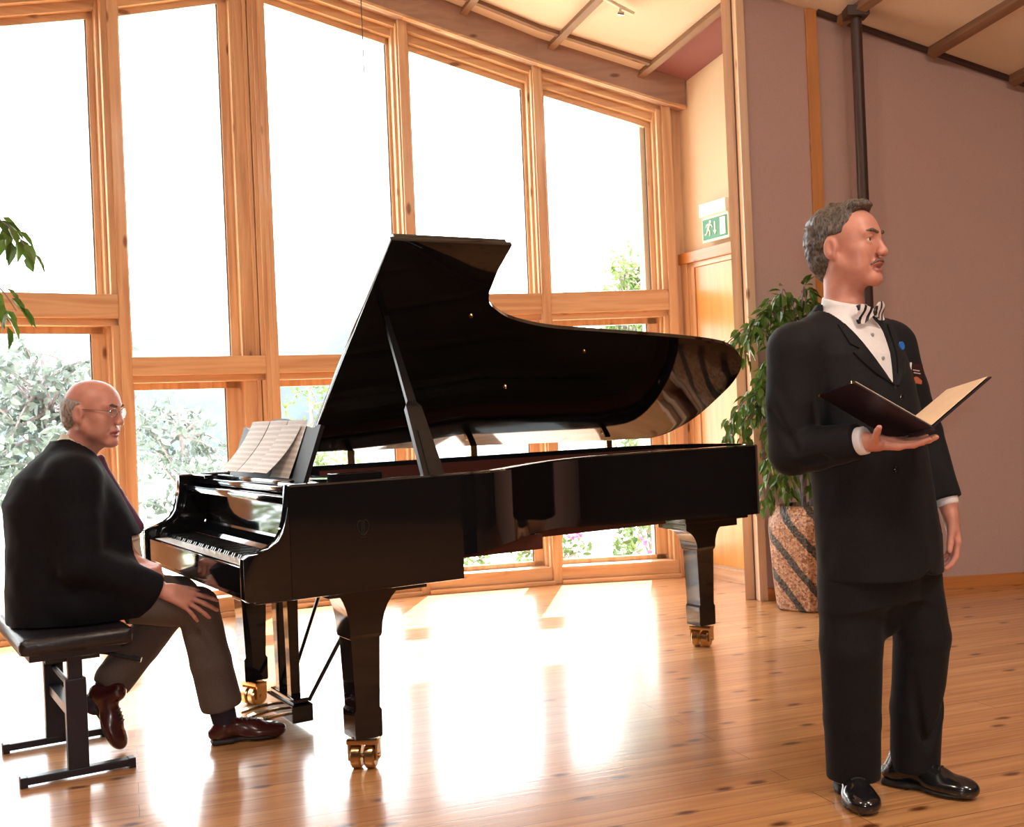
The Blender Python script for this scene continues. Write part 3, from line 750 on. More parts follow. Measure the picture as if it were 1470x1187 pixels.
# pedal lyre
ly = empty('pedal_lyre'); ly.parent = piano
for y in (0.845, 0.985):
    mb = MB()
    mb.loft([[(0.44 - a, y - b, z), (0.44 + a, y - b, z), (0.44 + a, y + b, z), (0.44 - a, y + b, z)] for a, b, z in ((0.03, 0.032, 0.61), (0.022, 0.026, 0.50), (0.02, 0.022, 0.28), (0.019, 0.021, 0.13), (0.022, 0.026, 0.09))])
    mb.build('lyre_post', M['black'], ly)
mb = MB(); mb.box(0.40, 0.485, 0.755, 1.07, 0.028, 0.098, bevel=0.006); mb.box(0.412, 0.475, 0.775, 1.05, 0.098, 0.118, bevel=0.004); mb.build('lyre_box', M['black'], ly)
mb = MB(); mb.box(0.40, 0.48, 0.80, 1.03, 0.585, 0.612); mb.build('lyre_head', M['black'], ly)
for y in (0.815, 0.91, 1.005):
    mb = MB(); pts = [(0.41, y, 0.058), (0.35, y, 0.056), (0.30, y, 0.052), (0.27, y, 0.046)]
    mb.loft([[(x, y - w_, z - 0.004), (x, y + w_, z - 0.004), (x, y + w_, z + 0.006), (x, y - w_, z + 0.006)] for (x, _, z), w_ in zip(pts, (0.008, 0.010, 0.019, 0.012))])
    mb.build('pedal', M['brass'], ly)
for (y0, y1) in ((0.80, 0.66), (1.03, 1.15)):
    mb = MB(); mb.tube([(0.485, y0, 0.10), (0.74, y1, 0.61)], 0.008, 8); mb.build('brace_rod', M['black_satin'], ly, smooth=True)
mb = MB()
for y in (0.85, 0.97): mb.tube([(0.45, y + 0.02, 0.1), (0.45, y + 0.02, 0.60)], 0.004, 6)
mb.build('pedal_rod', M['brass'], ly)
# faint lyre emblem in brass on the near side
mb = MB()
ring = [(0.405 + 0.020*math.cos(t)*(1 + 0.25*math.sin(t)), -0.0015, 0.845 + 0.026*math.sin(t)) for t in np.linspace(R(110), R(430), 18)]
mb.tube(ring, 0.0018, 6)
mb.tube([(0.393, -0.0015, 0.812), (0.417, -0.0015, 0.812)], 0.002, 6)
for dx in (-0.005, 0, 0.005): mb.tube([(0.405+dx, -0.0015, 0.82), (0.405+dx, -0.0015, 0.868)], 0.0008, 5)
mb.build('side_emblem', plain('dull_gold', (0.022, 0.018, 0.012), 0.5, metal=0.3), piano)

# ------------------------------------------------------------------ sheet music on the desk
def paper_mat():
    m, nt, b, out = new_mat('printed_music_paper')
    tc = nt.nodes.new('ShaderNodeTexCoord'); mp = nt.nodes.new('ShaderNodeMapping')
    nt.links.new(tc.outputs['UV'], mp.inputs[0])
    sp = nt.nodes.new('ShaderNodeSeparateXYZ'); nt.links.new(mp.outputs[0], sp.inputs[0])
    def math_(op, a, bb=None):
        n = nt.nodes.new('ShaderNodeMath'); n.operation = op
        for i, v in enumerate((a, bb)):
            if v is None: continue
            if isinstance(v, (int, float)): n.inputs[i].default_value = v
            else: nt.links.new(v, n.inputs[i])
        return n.outputs[0]
    sys = math_('FRACT', math_('MULTIPLY', sp.outputs['Y'], 10.0))          # ten systems a page
    inb = math_('MULTIPLY', math_('GREATER_THAN', sys, 0.25), math_('LESS_THAN', sys, 0.78))
    line = math_('LESS_THAN', math_('FRACT', math_('MULTIPLY', sys, 9.4)), 0.30)
    nz = nt.nodes.new('ShaderNodeTexNoise'); nz.inputs['Scale'].default_value = 60; nt.links.new(mp.outputs[0], nz.inputs[0])
    blot = math_('GREATER_THAN', nz.outputs['Fac'], 0.56)
    ink = math_('MAXIMUM', math_('MULTIPLY', line, 0.45), math_('MULTIPLY', blot, 0.55))
    ink = math_('MULTIPLY', ink, inb)
    mx = nt.nodes.new('ShaderNodeMix'); mx.data_type = 'RGBA'
    nt.links.new(ink, mx.inputs['Factor']); mx.inputs['A'].default_value = (0.74, 0.70, 0.66, 1); mx.inputs['B'].default_value = (0.10, 0.09, 0.09, 1)
    nt.links.new(mx.outputs['Result'], b.inputs['Base Color']); b.inputs['Roughness'].default_value = 0.7
    return m
M['paper'] = paper_mat()
pm = piano.matrix_basis.copy()
def desk_sheet(y0, y1, h1, bow, lift, label, lean=0.0):
    """a page standing on the ledge, belly curled towards the keyboard"""
    bm = bmesh.new(); uv = bm.loops.layers.uv.new('UVMap'); nu, nv = 5, 12; V_ = {}
    for i in range(nu+1):
        for j in range(nv+1):
            y = y0 + (y1 - y0)*i/nu + lean*(j/nv); h = h1*j/nv
            t = -lift - bow*(1 - j/nv)**2.0 - 0.004*math.sin(math.pi*i/nu)
            V_[i, j] = bm.verts.new(pm @ Vector(desk_pt(y, 0.012 + h, t)))
    for i in range(nu):
        for j in range(nv):
            f = bm.faces.new((V_[i, j], V_[i, j+1], V_[i+1, j+1], V_[i+1, j]))
            for lp, (a, b_) in zip(f.loops, ((i, j), (i, j+1), (i+1, j+1), (i+1, j))): lp[uv].uv = (a/nu, b_/nv)
    bmesh.ops.recalc_face_normals(bm, faces=bm.faces)
    bmesh.ops.solidify(bm, geom=list(bm.faces), thickness=0.0006)
    mb = MB(); mb.bm.free(); mb.bm = bm
    o = mb.build('music_sheet', M['paper'], smooth=True, angle=60)
    tag(o, label, 'sheet music', 'music pages on the piano desk'); return o
desk_sheet(0.860, 1.075, 0.222, 0.055, 0.003, 'leftmost music page on the piano desk, beside the window post', lean=-0.05)
desk_sheet(0.650, 0.850, 0.222, 0.055, 0.003, 'music page on the desk between the leftmost page and the curling one', lean=-0.05)
desk_sheet(0.395, 0.60, 0.222, 0.006, 0.002, 'rightmost music page standing flat against the open lid side of the desk')
desk_sheet(0.475, 0.675, 0.200, 0.055, 0.010, 'music page curling forward over the rightmost page on the desk', lean=-0.05)
# ------------------------------------------------------------------ outdoors
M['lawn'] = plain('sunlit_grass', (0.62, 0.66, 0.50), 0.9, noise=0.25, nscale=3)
M['lake'] = plain('pale_lake', (0.75, 0.8, 0.85), 0.2)
M['hill'] = plain('hazy_hill', (0.030, 0.047, 0.054), 0.95, noise=0.45, nscale=0.05)
def ground():
    bm = bmesh.new(); G = {}
    xs = np.linspace(-40, 40, 61); ys = np.concatenate([np.linspace(5.2, 12, 12), np.linspace(13, 60, 24)])
    wx = [p[0] for p in WP]; wy = [p[1] for p in WP]
    for i, x in enumerate(xs):
        for j, y in enumerate(ys):
            base = np.interp(x, wx, wy) if -4.4 < x < 1.3 else (8.0 if x >= 1.3 else 4.9)
            d = max(0.0, y - (11.5 + 0.25*x if x > -8 else 9.5))
            z = -0.12 - 0.012*d*d if d < 12 else -0.12 - 1.73 - 0.28*(d-12)
            z += 0.05*math.sin(x*1.3)*math.sin(y*0.9)
            G[i, j] = bm.verts.new((x, y, max(z, -8.5)))
    for i in range(60):
        for j in range(len(ys)-1): bm.faces.new((G[i, j], G[i+1, j], G[i+1, j+1], G[i, j+1]))
    bmesh.ops.recalc_face_normals(bm, faces=bm.faces)
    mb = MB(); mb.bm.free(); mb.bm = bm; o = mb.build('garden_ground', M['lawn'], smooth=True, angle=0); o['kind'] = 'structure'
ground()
mb = MB(); mb.box(-500, 500, 40, 420, -8.0, -7.9); o = mb.build('lake', M['lake']); o['kind'] = 'structure'
def hills():
    bm = bmesh.new(); G = {}; rr = random.Random(3); n = 80
    for i in range(n+1):
        x = -420 + 840*i/n
        top = 42 + 16*math.sin(i*0.21 + 1) + 8*math.sin(i*0.57) + (30 if x > 0 else 0)*min(1, max(0, x)/90)
        for j in range(9):
            t = j/8; G[i, j] = bm.verts.new((x + 6*math.sin(j*2.1+i), 330 + 170*t, -8 + top*math.sin(t*math.pi*0.55)/math.sin(math.pi*0.55) + (rr.random()-0.5)*4*(0 < j)))
    for i in range(n):
        for j in range(8): bm.faces.new((G[i, j], G[i+1, j], G[i+1, j+1], G[i, j+1]))
    bmesh.ops.recalc_face_normals(bm, faces=bm.faces)
    mb = MB(); mb.bm.free(); mb.bm = bm; o = mb.build('hills', M['hill'], smooth=True, angle=0); o['kind'] = 'structure'
hills()

def leaf_card(bm, p, d, up, L, W, fold=0.25, droop=0.0):
    """pointed leaf: two folded halves, 6 vertices"""
    d = d.normalized(); s = d.cross(up); 
    if s.length < 1e-4: s = d.cross(Vector((1, 0, 0)))
    s.normalize(); n = s.cross(d)
    a = bm.verts.new(p); b = bm.verts.new(p + d*L*0.5 - n*droop*L*0.15); c = bm.verts.new(p + d*L - n*droop*L*0.5)
    l1 = bm.verts.new(p + d*L*0.25 + s*W*0.42 + n*fold*W); l2 = bm.verts.new(p + d*L*0.6 + s*W*0.40 + n*fold*W - n*droop*L*0.2)
    r1 = bm.verts.new(p + d*L*0.25 - s*W*0.42 + n*fold*W); r2 = bm.verts.new(p + d*L*0.6 - s*W*0.40 + n*fold*W - n*droop*L*0.2)
    for f in ((a, l1, b), (l1, l2, b), (l2, c, b), (a, b, r1), (r1, b, r2), (r2, b, c)): bm.faces.new(f)

def rv(r): 
    while True:
        v = Vector((r.uniform(-1, 1), r.uniform(-1, 1), r.uniform(-1, 1)))
        if 0.1 < v.length < 1: return v.normalized()

M['bark'] = plain('tree_bark', (0.24, 0.19, 0.20), 0.9, noise=0.3, nscale=20)
def tree(name, x, y, z0, crown_c, crown_r, nbr, nl, lsize, leafm, label, cat='tree', seed=1, group=None, trunk_r=0.09):
    r = random.Random(seed)
    root = empty(name, (x, y, z0)); tag(root, label, cat, group)
    mbt = MB(); c = Vector(crown_c) ; H_ = c.z + crown_r[2]*0.8
    tr = [Vector((0, 0, 0)), Vector((0.05, 0.05, H_*0.35)), Vector((c.x*0.5, c.y*0.5, H_*0.65)), Vector((c.x, c.y, H_))]
    pts = [Vector(p) for p in smooth_path([tuple(p) for p in tr], 4)]
    mbt.tube(pts, [trunk_r*(1 - 0.8*k/(len(pts)-1)) for k in range(len(pts))], 8)
    bml = bmesh.new()
    for b in range(nbr):
        t = r.uniform(0.45, 0.98); p0 = pts[min(int(t*(len(pts)-1)), len(pts)-2)]
        v = rv(r); tgt = c + Vector((v.x*crown_r[0], v.y*crown_r[1], v.z*crown_r[2]))*r.uniform(0.65, 1.0)
        mid = p0.lerp(tgt, 0.5) + Vector((0, 0, 0.12*(tgt-p0).length))
        bp = [Vector(q) for q in smooth_path([tuple(p0), tuple(mid), tuple(tgt)], 4)]
        mbt.tube(bp, [trunk_r*0.28*(1 - 0.85*k/(len(bp)-1)) for k in range(len(bp))], 5)
        for _ in range(nl):
            u = r.uniform(0.35, 1.0); k = min(int(u*(len(bp)-1)), len(bp)-2); q = bp[k].lerp(bp[k+1], r.random()) + rv(r)*r.uniform(0, 0.16*crown_r[0] + 0.04)
            leaf_card(bml, q, (rv(r) + Vector((0, 0, -0.2))), rv(r), lsize*r.uniform(0.6, 1.2), lsize*0.5, 0.15, 0.3)
    mbt.build('trunk', M['bark'], root, smooth=True)
    me = bpy.data.meshes.new('foliage'); bml.to_mesh(me); bml.free(); link('foliage', me, leafm, root)
    return root
M['pine_leaf'] = leaf_mat('pale_pine_foliage', (0.095, 0.115, 0.105), (0.20, 0.23, 0.205), 0.3)
M['birch_leaf'] = leaf_mat('light_green_foliage', (0.075, 0.12, 0.030), (0.16, 0.22, 0.065), 0.45)
M['bush_leaf'] = leaf_mat('bush_green', (0.05, 0.09, 0.025), (0.16, 0.24, 0.08), 0.3)
tree('pine_tree', -5.35, 13.4, -1.2, (-0.3, 0, 2.6), (1.75, 1.3, 1.25), 44, 60, 0.15, M['pine_leaf'], 'pale pine tree outside behind the seated pianist', seed=4)
tree('pine_tree', -4.45, 15.5, -1.9, (-0.2, 0, 2.75), (0.95, 0.9, 1.0), 30, 42, 0.13, M['pine_leaf'], 'smaller pale pine tree outside between the pianist and the piano', seed=9)
tree('birch_tree', 1.18, 11.6, -0.1, (0.05, 0, 1.95), (0.62, 0.7, 1.2), 42, 62, 0.075, M['birch_leaf'], 'light green leafy tree outside beyond the raised piano lid', seed=5, trunk_r=0.05)
tree('birch_tree', 0.52, 12.2, -0.1, (0.0, 0, 1.85), (0.35, 0.5, 0.75), 14, 32, 0.075, M['birch_leaf'], 'thin light green sapling outside just right of the mullion', seed=6, trunk_r=0.03)
tree('birch_tree', -2.25, 12.5, -0.1, (0.0, 0, 1.2), (0.75, 0.6, 1.0), 20, 34, 0.085, M['birch_leaf'], 'light green tree outside left of the propped lid', seed=8, trunk_r=0.04)

M['pink'] = leaf_mat('pink_petal', (0.75, 0.10, 0.30), (0.85, 0.35, 0.60), 0.35)
def bush(x, y, z, rx, ry, rz, nl, nf, label, seed, group=None):
    r = random.Random(seed); root = empty('flowering_bush' if nf else 'garden_bush', (x, y, z)); tag(root, label, 'bush', group)
    bm = bmesh.new(); mbt = MB()
    for k in range(10):
        v = rv(r); v.z = abs(v.z); mbt.tube([(0, 0, 0), (v.x*rx*0.5, v.y*ry*0.5, v.z*rz*0.6), (v.x*rx*0.9, v.y*ry*0.9, v.z*rz*0.9)], [0.012, 0.008, 0.004], 5)
    for _ in range(nl):
        v = rv(r); v.z = abs(v.z); k = r.uniform(0.55, 1.0); p = Vector((v.x*rx, v.y*ry, v.z*rz))*k
        leaf_card(bm, p, rv(r) + v*0.6, rv(r), r.uniform(0.05, 0.10), 0.035, 0.15, 0.3)
    mbt.build('stems', M['bark'], root)
    me = bpy.data.meshes.new('foliage'); bm.to_mesh(me); bm.free(); link('foliage', me, M['bush_leaf'], root)
    if nf:
        bm = bmesh.new()
        for _ in range(nf):
            v = rv(r); v.z = abs(v.z)*0.9 + 0.1; v.y = -abs(v.y); c = Vector((v.x*rx, v.y*ry, v.z*rz))*1.02
            for _ in range(16): leaf_card(bm, c + rv(r)*0.025, rv(r) + v*0.7, rv(r), 0.045, 0.035, 0.1, 0.2)
        me = bpy.data.meshes.new('blossoms'); bm.to_mesh(me); bm.free(); link('blossoms', me, M['pink'], root)
bush(0.27, 9.0, -0.12, 0.34, 0.33, 0.62, 420, 8, 'pink flowering bush outside below the long side of the piano', 1)
bush(1.10, 9.05, -0.12, 0.36, 0.3, 0.58, 380, 7, 'pink flowering bush outside near the tail leg of the piano', 2)
bush(-0.50, 9.2, -0.12, 0.32, 0.3, 0.50, 260, 5, 'pink flowering bush outside half hidden by the piano side', 3)
bush(1.35, 10.2, -0.12, 0.5, 0.4, 0.95, 420, 0, 'green bush outside behind the pink flowers', 4)
bush(-4.85, 7.25, -0.12, 0.75, 0.6, 0.95, 1300, 0, 'green garden bush outside, mirrored in the fallboard', 5)
bush(-3.7, 9.6, -0.12, 0.5, 0.5, 0.5, 420, 0, 'low green bush outside behind the back of the pianist', 7)

# ------------------------------------------------------------------ potted plants indoors
M['ficus'] = leaf_mat('ficus_leaf', (0.045, 0.10, 0.015), (0.13, 0.22, 0.04), 0.3, 0.3)
def pot_mat():
    m, nt, b, out = new_mat('speckled_striped_stone')
    tc = nt.nodes.new('ShaderNodeTexCoord')
    v = nt.nodes.new('ShaderNodeTexVoronoi'); v.inputs['Scale'].default_value = 90; nt.links.new(tc.outputs['Object'], v.inputs['Vector'])
    r1 = nt.nodes.new('ShaderNodeValToRGB'); r1.color_ramp.elements[0].color = (0.20, 0.075, 0.035, 1); r1.color_ramp.elements[1].color = (0.62, 0.36, 0.22, 1)
    sp0 = nt.nodes.new('ShaderNodeSeparateXYZ'); nt.links.new(v.outputs['Color'], sp0.inputs[0]); nt.links.new(sp0.outputs['X'], r1.inputs[0])
    r2 = nt.nodes.new('ShaderNodeValToRGB'); r2.color_ramp.elements[0].color = (0.012, 0.011, 0.010, 1); r2.color_ramp.elements[1].color = (0.10, 0.085, 0.07, 1)
    nt.links.new(sp0.outputs['Y'], r2.inputs[0])
    at = nt.nodes.new('ShaderNodeTexCoord')
    sp = nt.nodes.new('ShaderNodeSeparateXYZ'); nt.links.new(at.outputs['UV'], sp.inputs[0])
    ad = nt.nodes.new('ShaderNodeMath'); ad.operation = 'MULTIPLY_ADD'; ad.inputs[1].default_value = 1.1; nt.links.new(sp.outputs['X'], ad.inputs[0]); nt.links.new(sp.outputs['Y'], ad.inputs[2])
    nz = nt.nodes.new('ShaderNodeTexNoise'); nz.inputs['Scale'].default_value = 40; nt.links.new(tc.outputs['Object'], nz.inputs[0])
    a2 = nt.nodes.new('ShaderNodeMath'); a2.operation = 'MULTIPLY_ADD'; a2.inputs[1].default_value = 0.03; nt.links.new(nz.outputs['Fac'], a2.inputs[0]); nt.links.new(ad.outputs[0], a2.inputs[2])
    mo = nt.nodes.new('ShaderNodeMath'); mo.operation = 'MULTIPLY'; mo.inputs[1].default_value = 4.6; nt.links.new(a2.outputs[0], mo.inputs[0])
    fr = nt.nodes.new('ShaderNodeMath'); fr.operation = 'FRACT'; nt.links.new(mo.outputs[0], fr.inputs[0])
    lt = nt.nodes.new('ShaderNodeMath'); lt.operation = 'LESS_THAN'; lt.inputs[1].default_value = 0.30; nt.links.new(fr.outputs[0], lt.inputs[0])
    mx = nt.nodes.new('ShaderNodeMix'); mx.data_type = 'RGBA'; nt.links.new(lt.outputs[0], mx.inputs['Factor'])
    nt.links.new(r1.outputs[0], mx.inputs['A']); nt.links.new(r2.outputs[0], mx.inputs['B']); nt.links.new(mx.outputs['Result'], b.inputs['Base Color'])
    b.inputs['Roughness'].default_value = 0.35
    bp = nt.nodes.new('ShaderNodeBump'); bp.inputs['Strength'].default_value = 0.5; bp.inputs['Distance'].default_value = 0.004; nt.links.new(v.outputs['Distance'], bp.inputs['Height']); nt.links.new(bp.outputs[0], b.inputs['Normal'])
    return m
M['pot'] = pot_mat()
M['soil'] = plain('dark_soil', (0.03, 0.02, 0.012), 0.95, bump=0.5, nscale=60)
def pot_mesh(rad, h, rot):
    """rounded six-sided stone planter with a bevelled shoulder, UV: around x height in metres"""
    bm = bmesh.new(); uv = bm.loops.layers.uv.new('UVMap'); seg = 48
    def hexr(a):
        k = math.pi/3; u = ((a - rot) % k) - k/2
        return 0.80*math.cos(math.pi/6)/math.cos(u)*1.10 + 0.17
    prof = [(0.80, 0.0), (0.86, 0.012), (0.93, 0.18), (1.0, 0.45), (1.0, h - 0.12), (0.985, h - 0.085), (0.80, h - 0.012), (0.76, h), (0.68, h), (0.66, h - 0.02), (0.66, h - 0.09)]
    rg = [[bm.verts.new((rad*r_*hexr(2*math.pi*k/seg)*math.cos(2*math.pi*k/seg), rad*r_*hexr(2*math.pi*k/seg)*math.sin(2*math.pi*k/seg), z)) for k in range(seg)] for r_, z in prof]
    for i in range(len(prof)-1):
        for k in range(seg):
            f = bm.faces.new((rg[i][k], rg[i][(k+1) % seg], rg[i+1][(k+1) % seg], rg[i+1][k]))
            us = (k/seg, (k+1)/seg, (k+1)/seg, k/seg); zs = (prof[i][1], prof[i][1], prof[i+1][1], prof[i+1][1])
            for lp, u_, z_ in zip(f.loops, us, zs): lp[uv].uv = (u_*2*math.pi*rad, z_)
    bm.faces.new(rg[0][::-1])
    bmesh.ops.recalc_face_normals(bm, faces=bm.faces)
    mb = MB(); mb.bm.free(); mb.bm = bm; return mb
def ficus(x, y, rad, h, label, twigs, seed, leaf_n, pot_rot=0.3, L=0.085):
    r = random.Random(seed); root = empty('potted_fig', (x, y, 0)); tag(root, label, 'potted plant')
    pot_mesh(rad, h, pot_rot).build('pot', M['pot'], root, smooth=True, angle=25)
    mb = MB(); mb.lathe([(0.001, h - 0.075), (rad*0.62, h - 0.085), (rad*0.60, h - 0.12)], seg=24); mb.build('soil', M['soil'], root)
    mbt = MB(); bml = bmesh.new()
    for st in range(3):
        a = st*2.1; mbt.tube([(0.03*math.cos(a), 0.03*math.sin(a), h - 0.1), (0.05*math.cos(a), 0.05*math.sin(a), h + 0.5), (0.02*math.cos(a+1), 0.02*math.sin(a+1), h + 1.15)], [0.014, 0.012, 0.008], 7)
    for tw in twigs:
        pts = [Vector(q) for q in smooth_path(tw, 7)]
        mbt.tube(pts, [0.007*(1 - 0.75*k/(len(pts)-1)) for k in range(len(pts))], 5)
        Ltot = sum((pts[k+1]-pts[k]).length for k in range(len(pts)-1)); n = int(leaf_n*Ltot)
        for k in range(n):
            u = (0.2 + 0.8*(k + r.random())/n); f = u*(len(pts)-1); i = min(int(f), len(pts)-2)
            p = pts[i].lerp(pts[i+1], f-i); t = (pts[i+1]-pts[i]).normalized()
            s = rv(r); d = t*0.5 + s*0.8 + Vector((0, 0, -0.75))
            st = p + s*0.03 + Vector((0, 0, -0.01))
            leaf_card(bml, st, d, Vector((0, 0, 1)) + rv(r)*0.5, L*r.uniform(0.75, 1.15), L*0.5, 0.14, 0.35)
    mbt.build('trunk', M['bark'], root, smooth=True)
    me = bpy.data.meshes.new('foliage'); bml.to_mesh(me); bml.free(); link('foliage', me, M['ficus'], root)
    return root
tw = []
r = random.Random(21)
# hanging twigs: start near the stems, arch out and droop (targets read off as x offset, height)
for (dx, z, dy) in ((-0.47, 1.03, -0.05), (-0.36, 0.98, 0.0), (-0.50, 1.42, 0.0), (-0.34, 1.50, -0.05), (-0.20, 1.66, 0.02), (-0.12, 1.72, -0.1), (0.05, 1.74, 0.0), (-0.25, 1.25, -0.05), (-0.22, 0.92, -0.05), (-0.13, 0.72, -0.1), (-0.24, 0.66, 0.0), (0.02, 0.75, -0.15), (-0.30, 1.16, 0.05), (-0.16, 1.40, -0.1),
                    (0.2, 1.6, 0.05), (0.38, 1.42, 0.0), (0.42, 1.1, 0.0), (0.3, 0.9, -0.1), (0.1, 1.2, -0.2), (-0.05, 1.02, -0.2), (-0.18, 0.8, -0.15), (-0.08, 1.55, 0.1)):
    z0 = min(max(z + 0.12, 0.95), 1.62)
    tw.append([(dx*0.05, dy*0.05, z0 - 0.25), (dx*0.45, dy*0.45, z0 + 0.10), (dx*0.85, dy*0.85, z + 0.13), (dx, dy, z - 0.04)])
ficus(1.69, 6.50, 0.235, 0.60, 'leafy potted fig in a striped stone pot behind the standing man', tw, 3, 62)
tw = []
for (dx, z, dy) in ((0.50, 1.98, 0.0), (0.41, 2.02, 0.05), (0.45, 1.72, -0.02), (0.39, 1.68, 0.04), (0.05, 1.3, 0.1), (-0.3, 1.5, 0), (-0.2, 1.2, 0.1), (0.0, 1.6, -0.1), (0.02, 1.05, 0.0), (-0.3, 1.0, 0.1), (-0.1, 1.9, 0.05)):
    z0 = z + 0.12
    tw.append([(0, 0, z0 - 0.35), (dx*0.4, dy*0.4, z0 + 0.08), (dx*0.8, dy*0.8, z + 0.12), (dx, dy, z)])
ficus(-2.52, 4.72, 0.2, 0.55, 'leafy potted fig at the left edge in front of the first window', tw, 8, 24, L=0.10)
# ------------------------------------------------------------------ signed-distance sculpting (for people)
class SDF:
    def __init__(self, lo, hi, h):
        self.h = h; self.lo = np.array(lo, float)
        self.n = np.ceil((np.array(hi, float) - self.lo)/h).astype(int) + 1
        self.f = np.full(self.n, 9.0, np.float32)
        self.ax = [self.lo[i] + h*np.arange(self.n[i]) for i in range(3)]
    def _win(self, lo, hi, pad):
        a = np.clip(np.floor((np.array(lo) - pad - self.lo)/self.h).astype(int), 0, self.n)
        b = np.clip(np.ceil((np.array(hi) + pad - self.lo)/self.h).astype(int) + 1, 0, self.n)
        sl = tuple(slice(int(x), int(y)) for x, y in zip(a, b))
        X = self.ax[0][sl[0]][:, None, None].astype(np.float32); Y = self.ax[1][sl[1]][None, :, None].astype(np.float32); Z = self.ax[2][sl[2]][None, None, :].astype(np.float32)
        return sl, X, Y, Z
    def _mix(self, sl, d, k, op):
        f = self.f[sl]
        if f.size == 0: return
        d = d.astype(np.float32)
        if op == 'add':
            h = np.maximum(k - np.abs(f - d), 0)/max(k, 1e-6); self.f[sl] = np.minimum(f, d) - h*h*k*0.25
        elif op == 'sub':
            d = -d; h = np.maximum(k - np.abs(f - d), 0)/max(k, 1e-6); self.f[sl] = np.maximum(f, d) + h*h*k*0.25
    def cap(self, a, b, ra, rb=None, k=0.02, op='add'):
        rb = ra if rb is None else rb
        a = np.array(a, float); b = np.array(b, float); r = max(ra, rb)
        sl, X, Y, Z = self._win(np.minimum(a, b), np.maximum(a, b), r + k + 3*self.h)
        ab = b - a; L2 = max(ab @ ab, 1e-12)
        t = np.clip(((X-a[0])*ab[0] + (Y-a[1])*ab[1] + (Z-a[2])*ab[2])/L2, 0, 1)
        d = np.sqrt((X-a[0]-t*ab[0])**2 + (Y-a[1]-t*ab[1])**2 + (Z-a[2]-t*ab[2])**2) - (ra + (rb-ra)*t)
        self._mix(sl, d, k, op)
    def chain(self, pts, rs, k=0.02, op='add'):
        P = [np.array(p, float) for p in pts]; m = max(rs)
        sl, X, Y, Z = self._win(np.min(P, 0), np.max(P, 0), m + k + 3*self.h); D = None
        for i in range(len(P)-1):
            a, ab = P[i], P[i+1] - P[i]; L2 = max(ab @ ab, 1e-12)
            t = np.clip(((X-a[0])*ab[0] + (Y-a[1])*ab[1] + (Z-a[2])*ab[2])/L2, 0, 1)
            d = np.sqrt((X-a[0]-t*ab[0])**2 + (Y-a[1]-t*ab[1])**2 + (Z-a[2]-t*ab[2])**2) - (rs[i] + (rs[i+1]-rs[i])*t)
            if D is None: D = d
            else:
                h = np.maximum(0.010 - np.abs(D - d), 0)/0.010; D = np.minimum(D, d) - h*h*0.0025
        self._mix(sl, D, k, op)
    def ell(self, c, rad, F=None, k=0.02, op='add'):
        c = np.array(c, float); rad = np.array(rad, float); F = np.eye(3) if F is None else F
        m = rad.max()
        sl, X, Y, Z = self._win(c - m, c + m, k + 3*self.h)
        x, y, z = X - c[0], Y - c[1], Z - c[2]
        q = [(x*F[0][i] + y*F[1][i] + z*F[2][i])/rad[i] for i in range(3)]      # F columns = local axes
        k0 = np.sqrt(q[0]**2 + q[1]**2 + q[2]**2)
        k1 = np.sqrt((q[0]/rad[0])**2 + (q[1]/rad[1])**2 + (q[2]/rad[2])**2)
        d = np.where(k1 > 1e-6, k0*(k0 - 1)/np.maximum(k1, 1e-6), -rad.min())
        self._mix(sl, d, k, op)
    def box(self, c, half, F, rnd_=0.01, k=0.01, op='add'):
        c = np.array(c, float); m = np.linalg.norm(half)
        sl, X, Y, Z = self._win(c - m, c + m, k + 3*self.h)
        x, y, z = X - c[0], Y - c[1], Z - c[2]
        q = [np.abs(x*F[0][i] + y*F[1][i] + z*F[2][i]) - (half[i] - rnd_) for i in range(3)]
        d = np.sqrt(sum(np.maximum(v, 0)**2 for v in q)) + np.minimum(np.maximum(np.maximum(q[0], q[1]), q[2]), 0) - rnd_
        self._mix(sl, d, k, op)
    def stack(self, rows, L, Fv, k=0.03, op='add', p=2.2, grow=0.0):
        """trunk made of stacked ellipses: rows (z, cx, cy, r_side, r_front) ; L, Fv: side and front unit vectors (xy)"""
        rows = sorted(rows); z = [r_[0] for r_ in rows]; R_ = np.array(rows)
        m = R_[:, 3:].max() + grow
        sl, X, Y, Z = self._win((R_[:, 1].min()-m, R_[:, 2].min()-m, z[0]), (R_[:, 1].max()+m, R_[:, 2].max()+m, z[-1]), k + 3*self.h)
        zz = Z[0, 0]; f = lambda i: np.interp(zz, z, R_[:, i])[None, None, :].astype(np.float32)
        cx, cy, ra, rb = f(1), f(2), f(3) + grow, f(4) + grow
        x = X - cx; y = Y - cy
        u = (x*L[0] + y*L[1])/ra; v = (x*Fv[0] + y*Fv[1])/rb
        e = (np.abs(u)**p + np.abs(v)**p)**(1/p)
        d = (e - 1)*np.minimum(ra, rb)*0.9
        d = np.maximum(d, np.maximum(z[0] - Z, Z - z[-1]))
        self._mix(sl, d, k, op)
    def cut(self, fun, lo, hi, k=0.004):
        """remove where fun(X,Y,Z) < 0 inside the box lo..hi"""
        sl, X, Y, Z = self._win(lo, hi, 0.0)
        self._mix(sl, fun(X, Y, Z) + 0*X + 0*Y + 0*Z, k, 'sub')
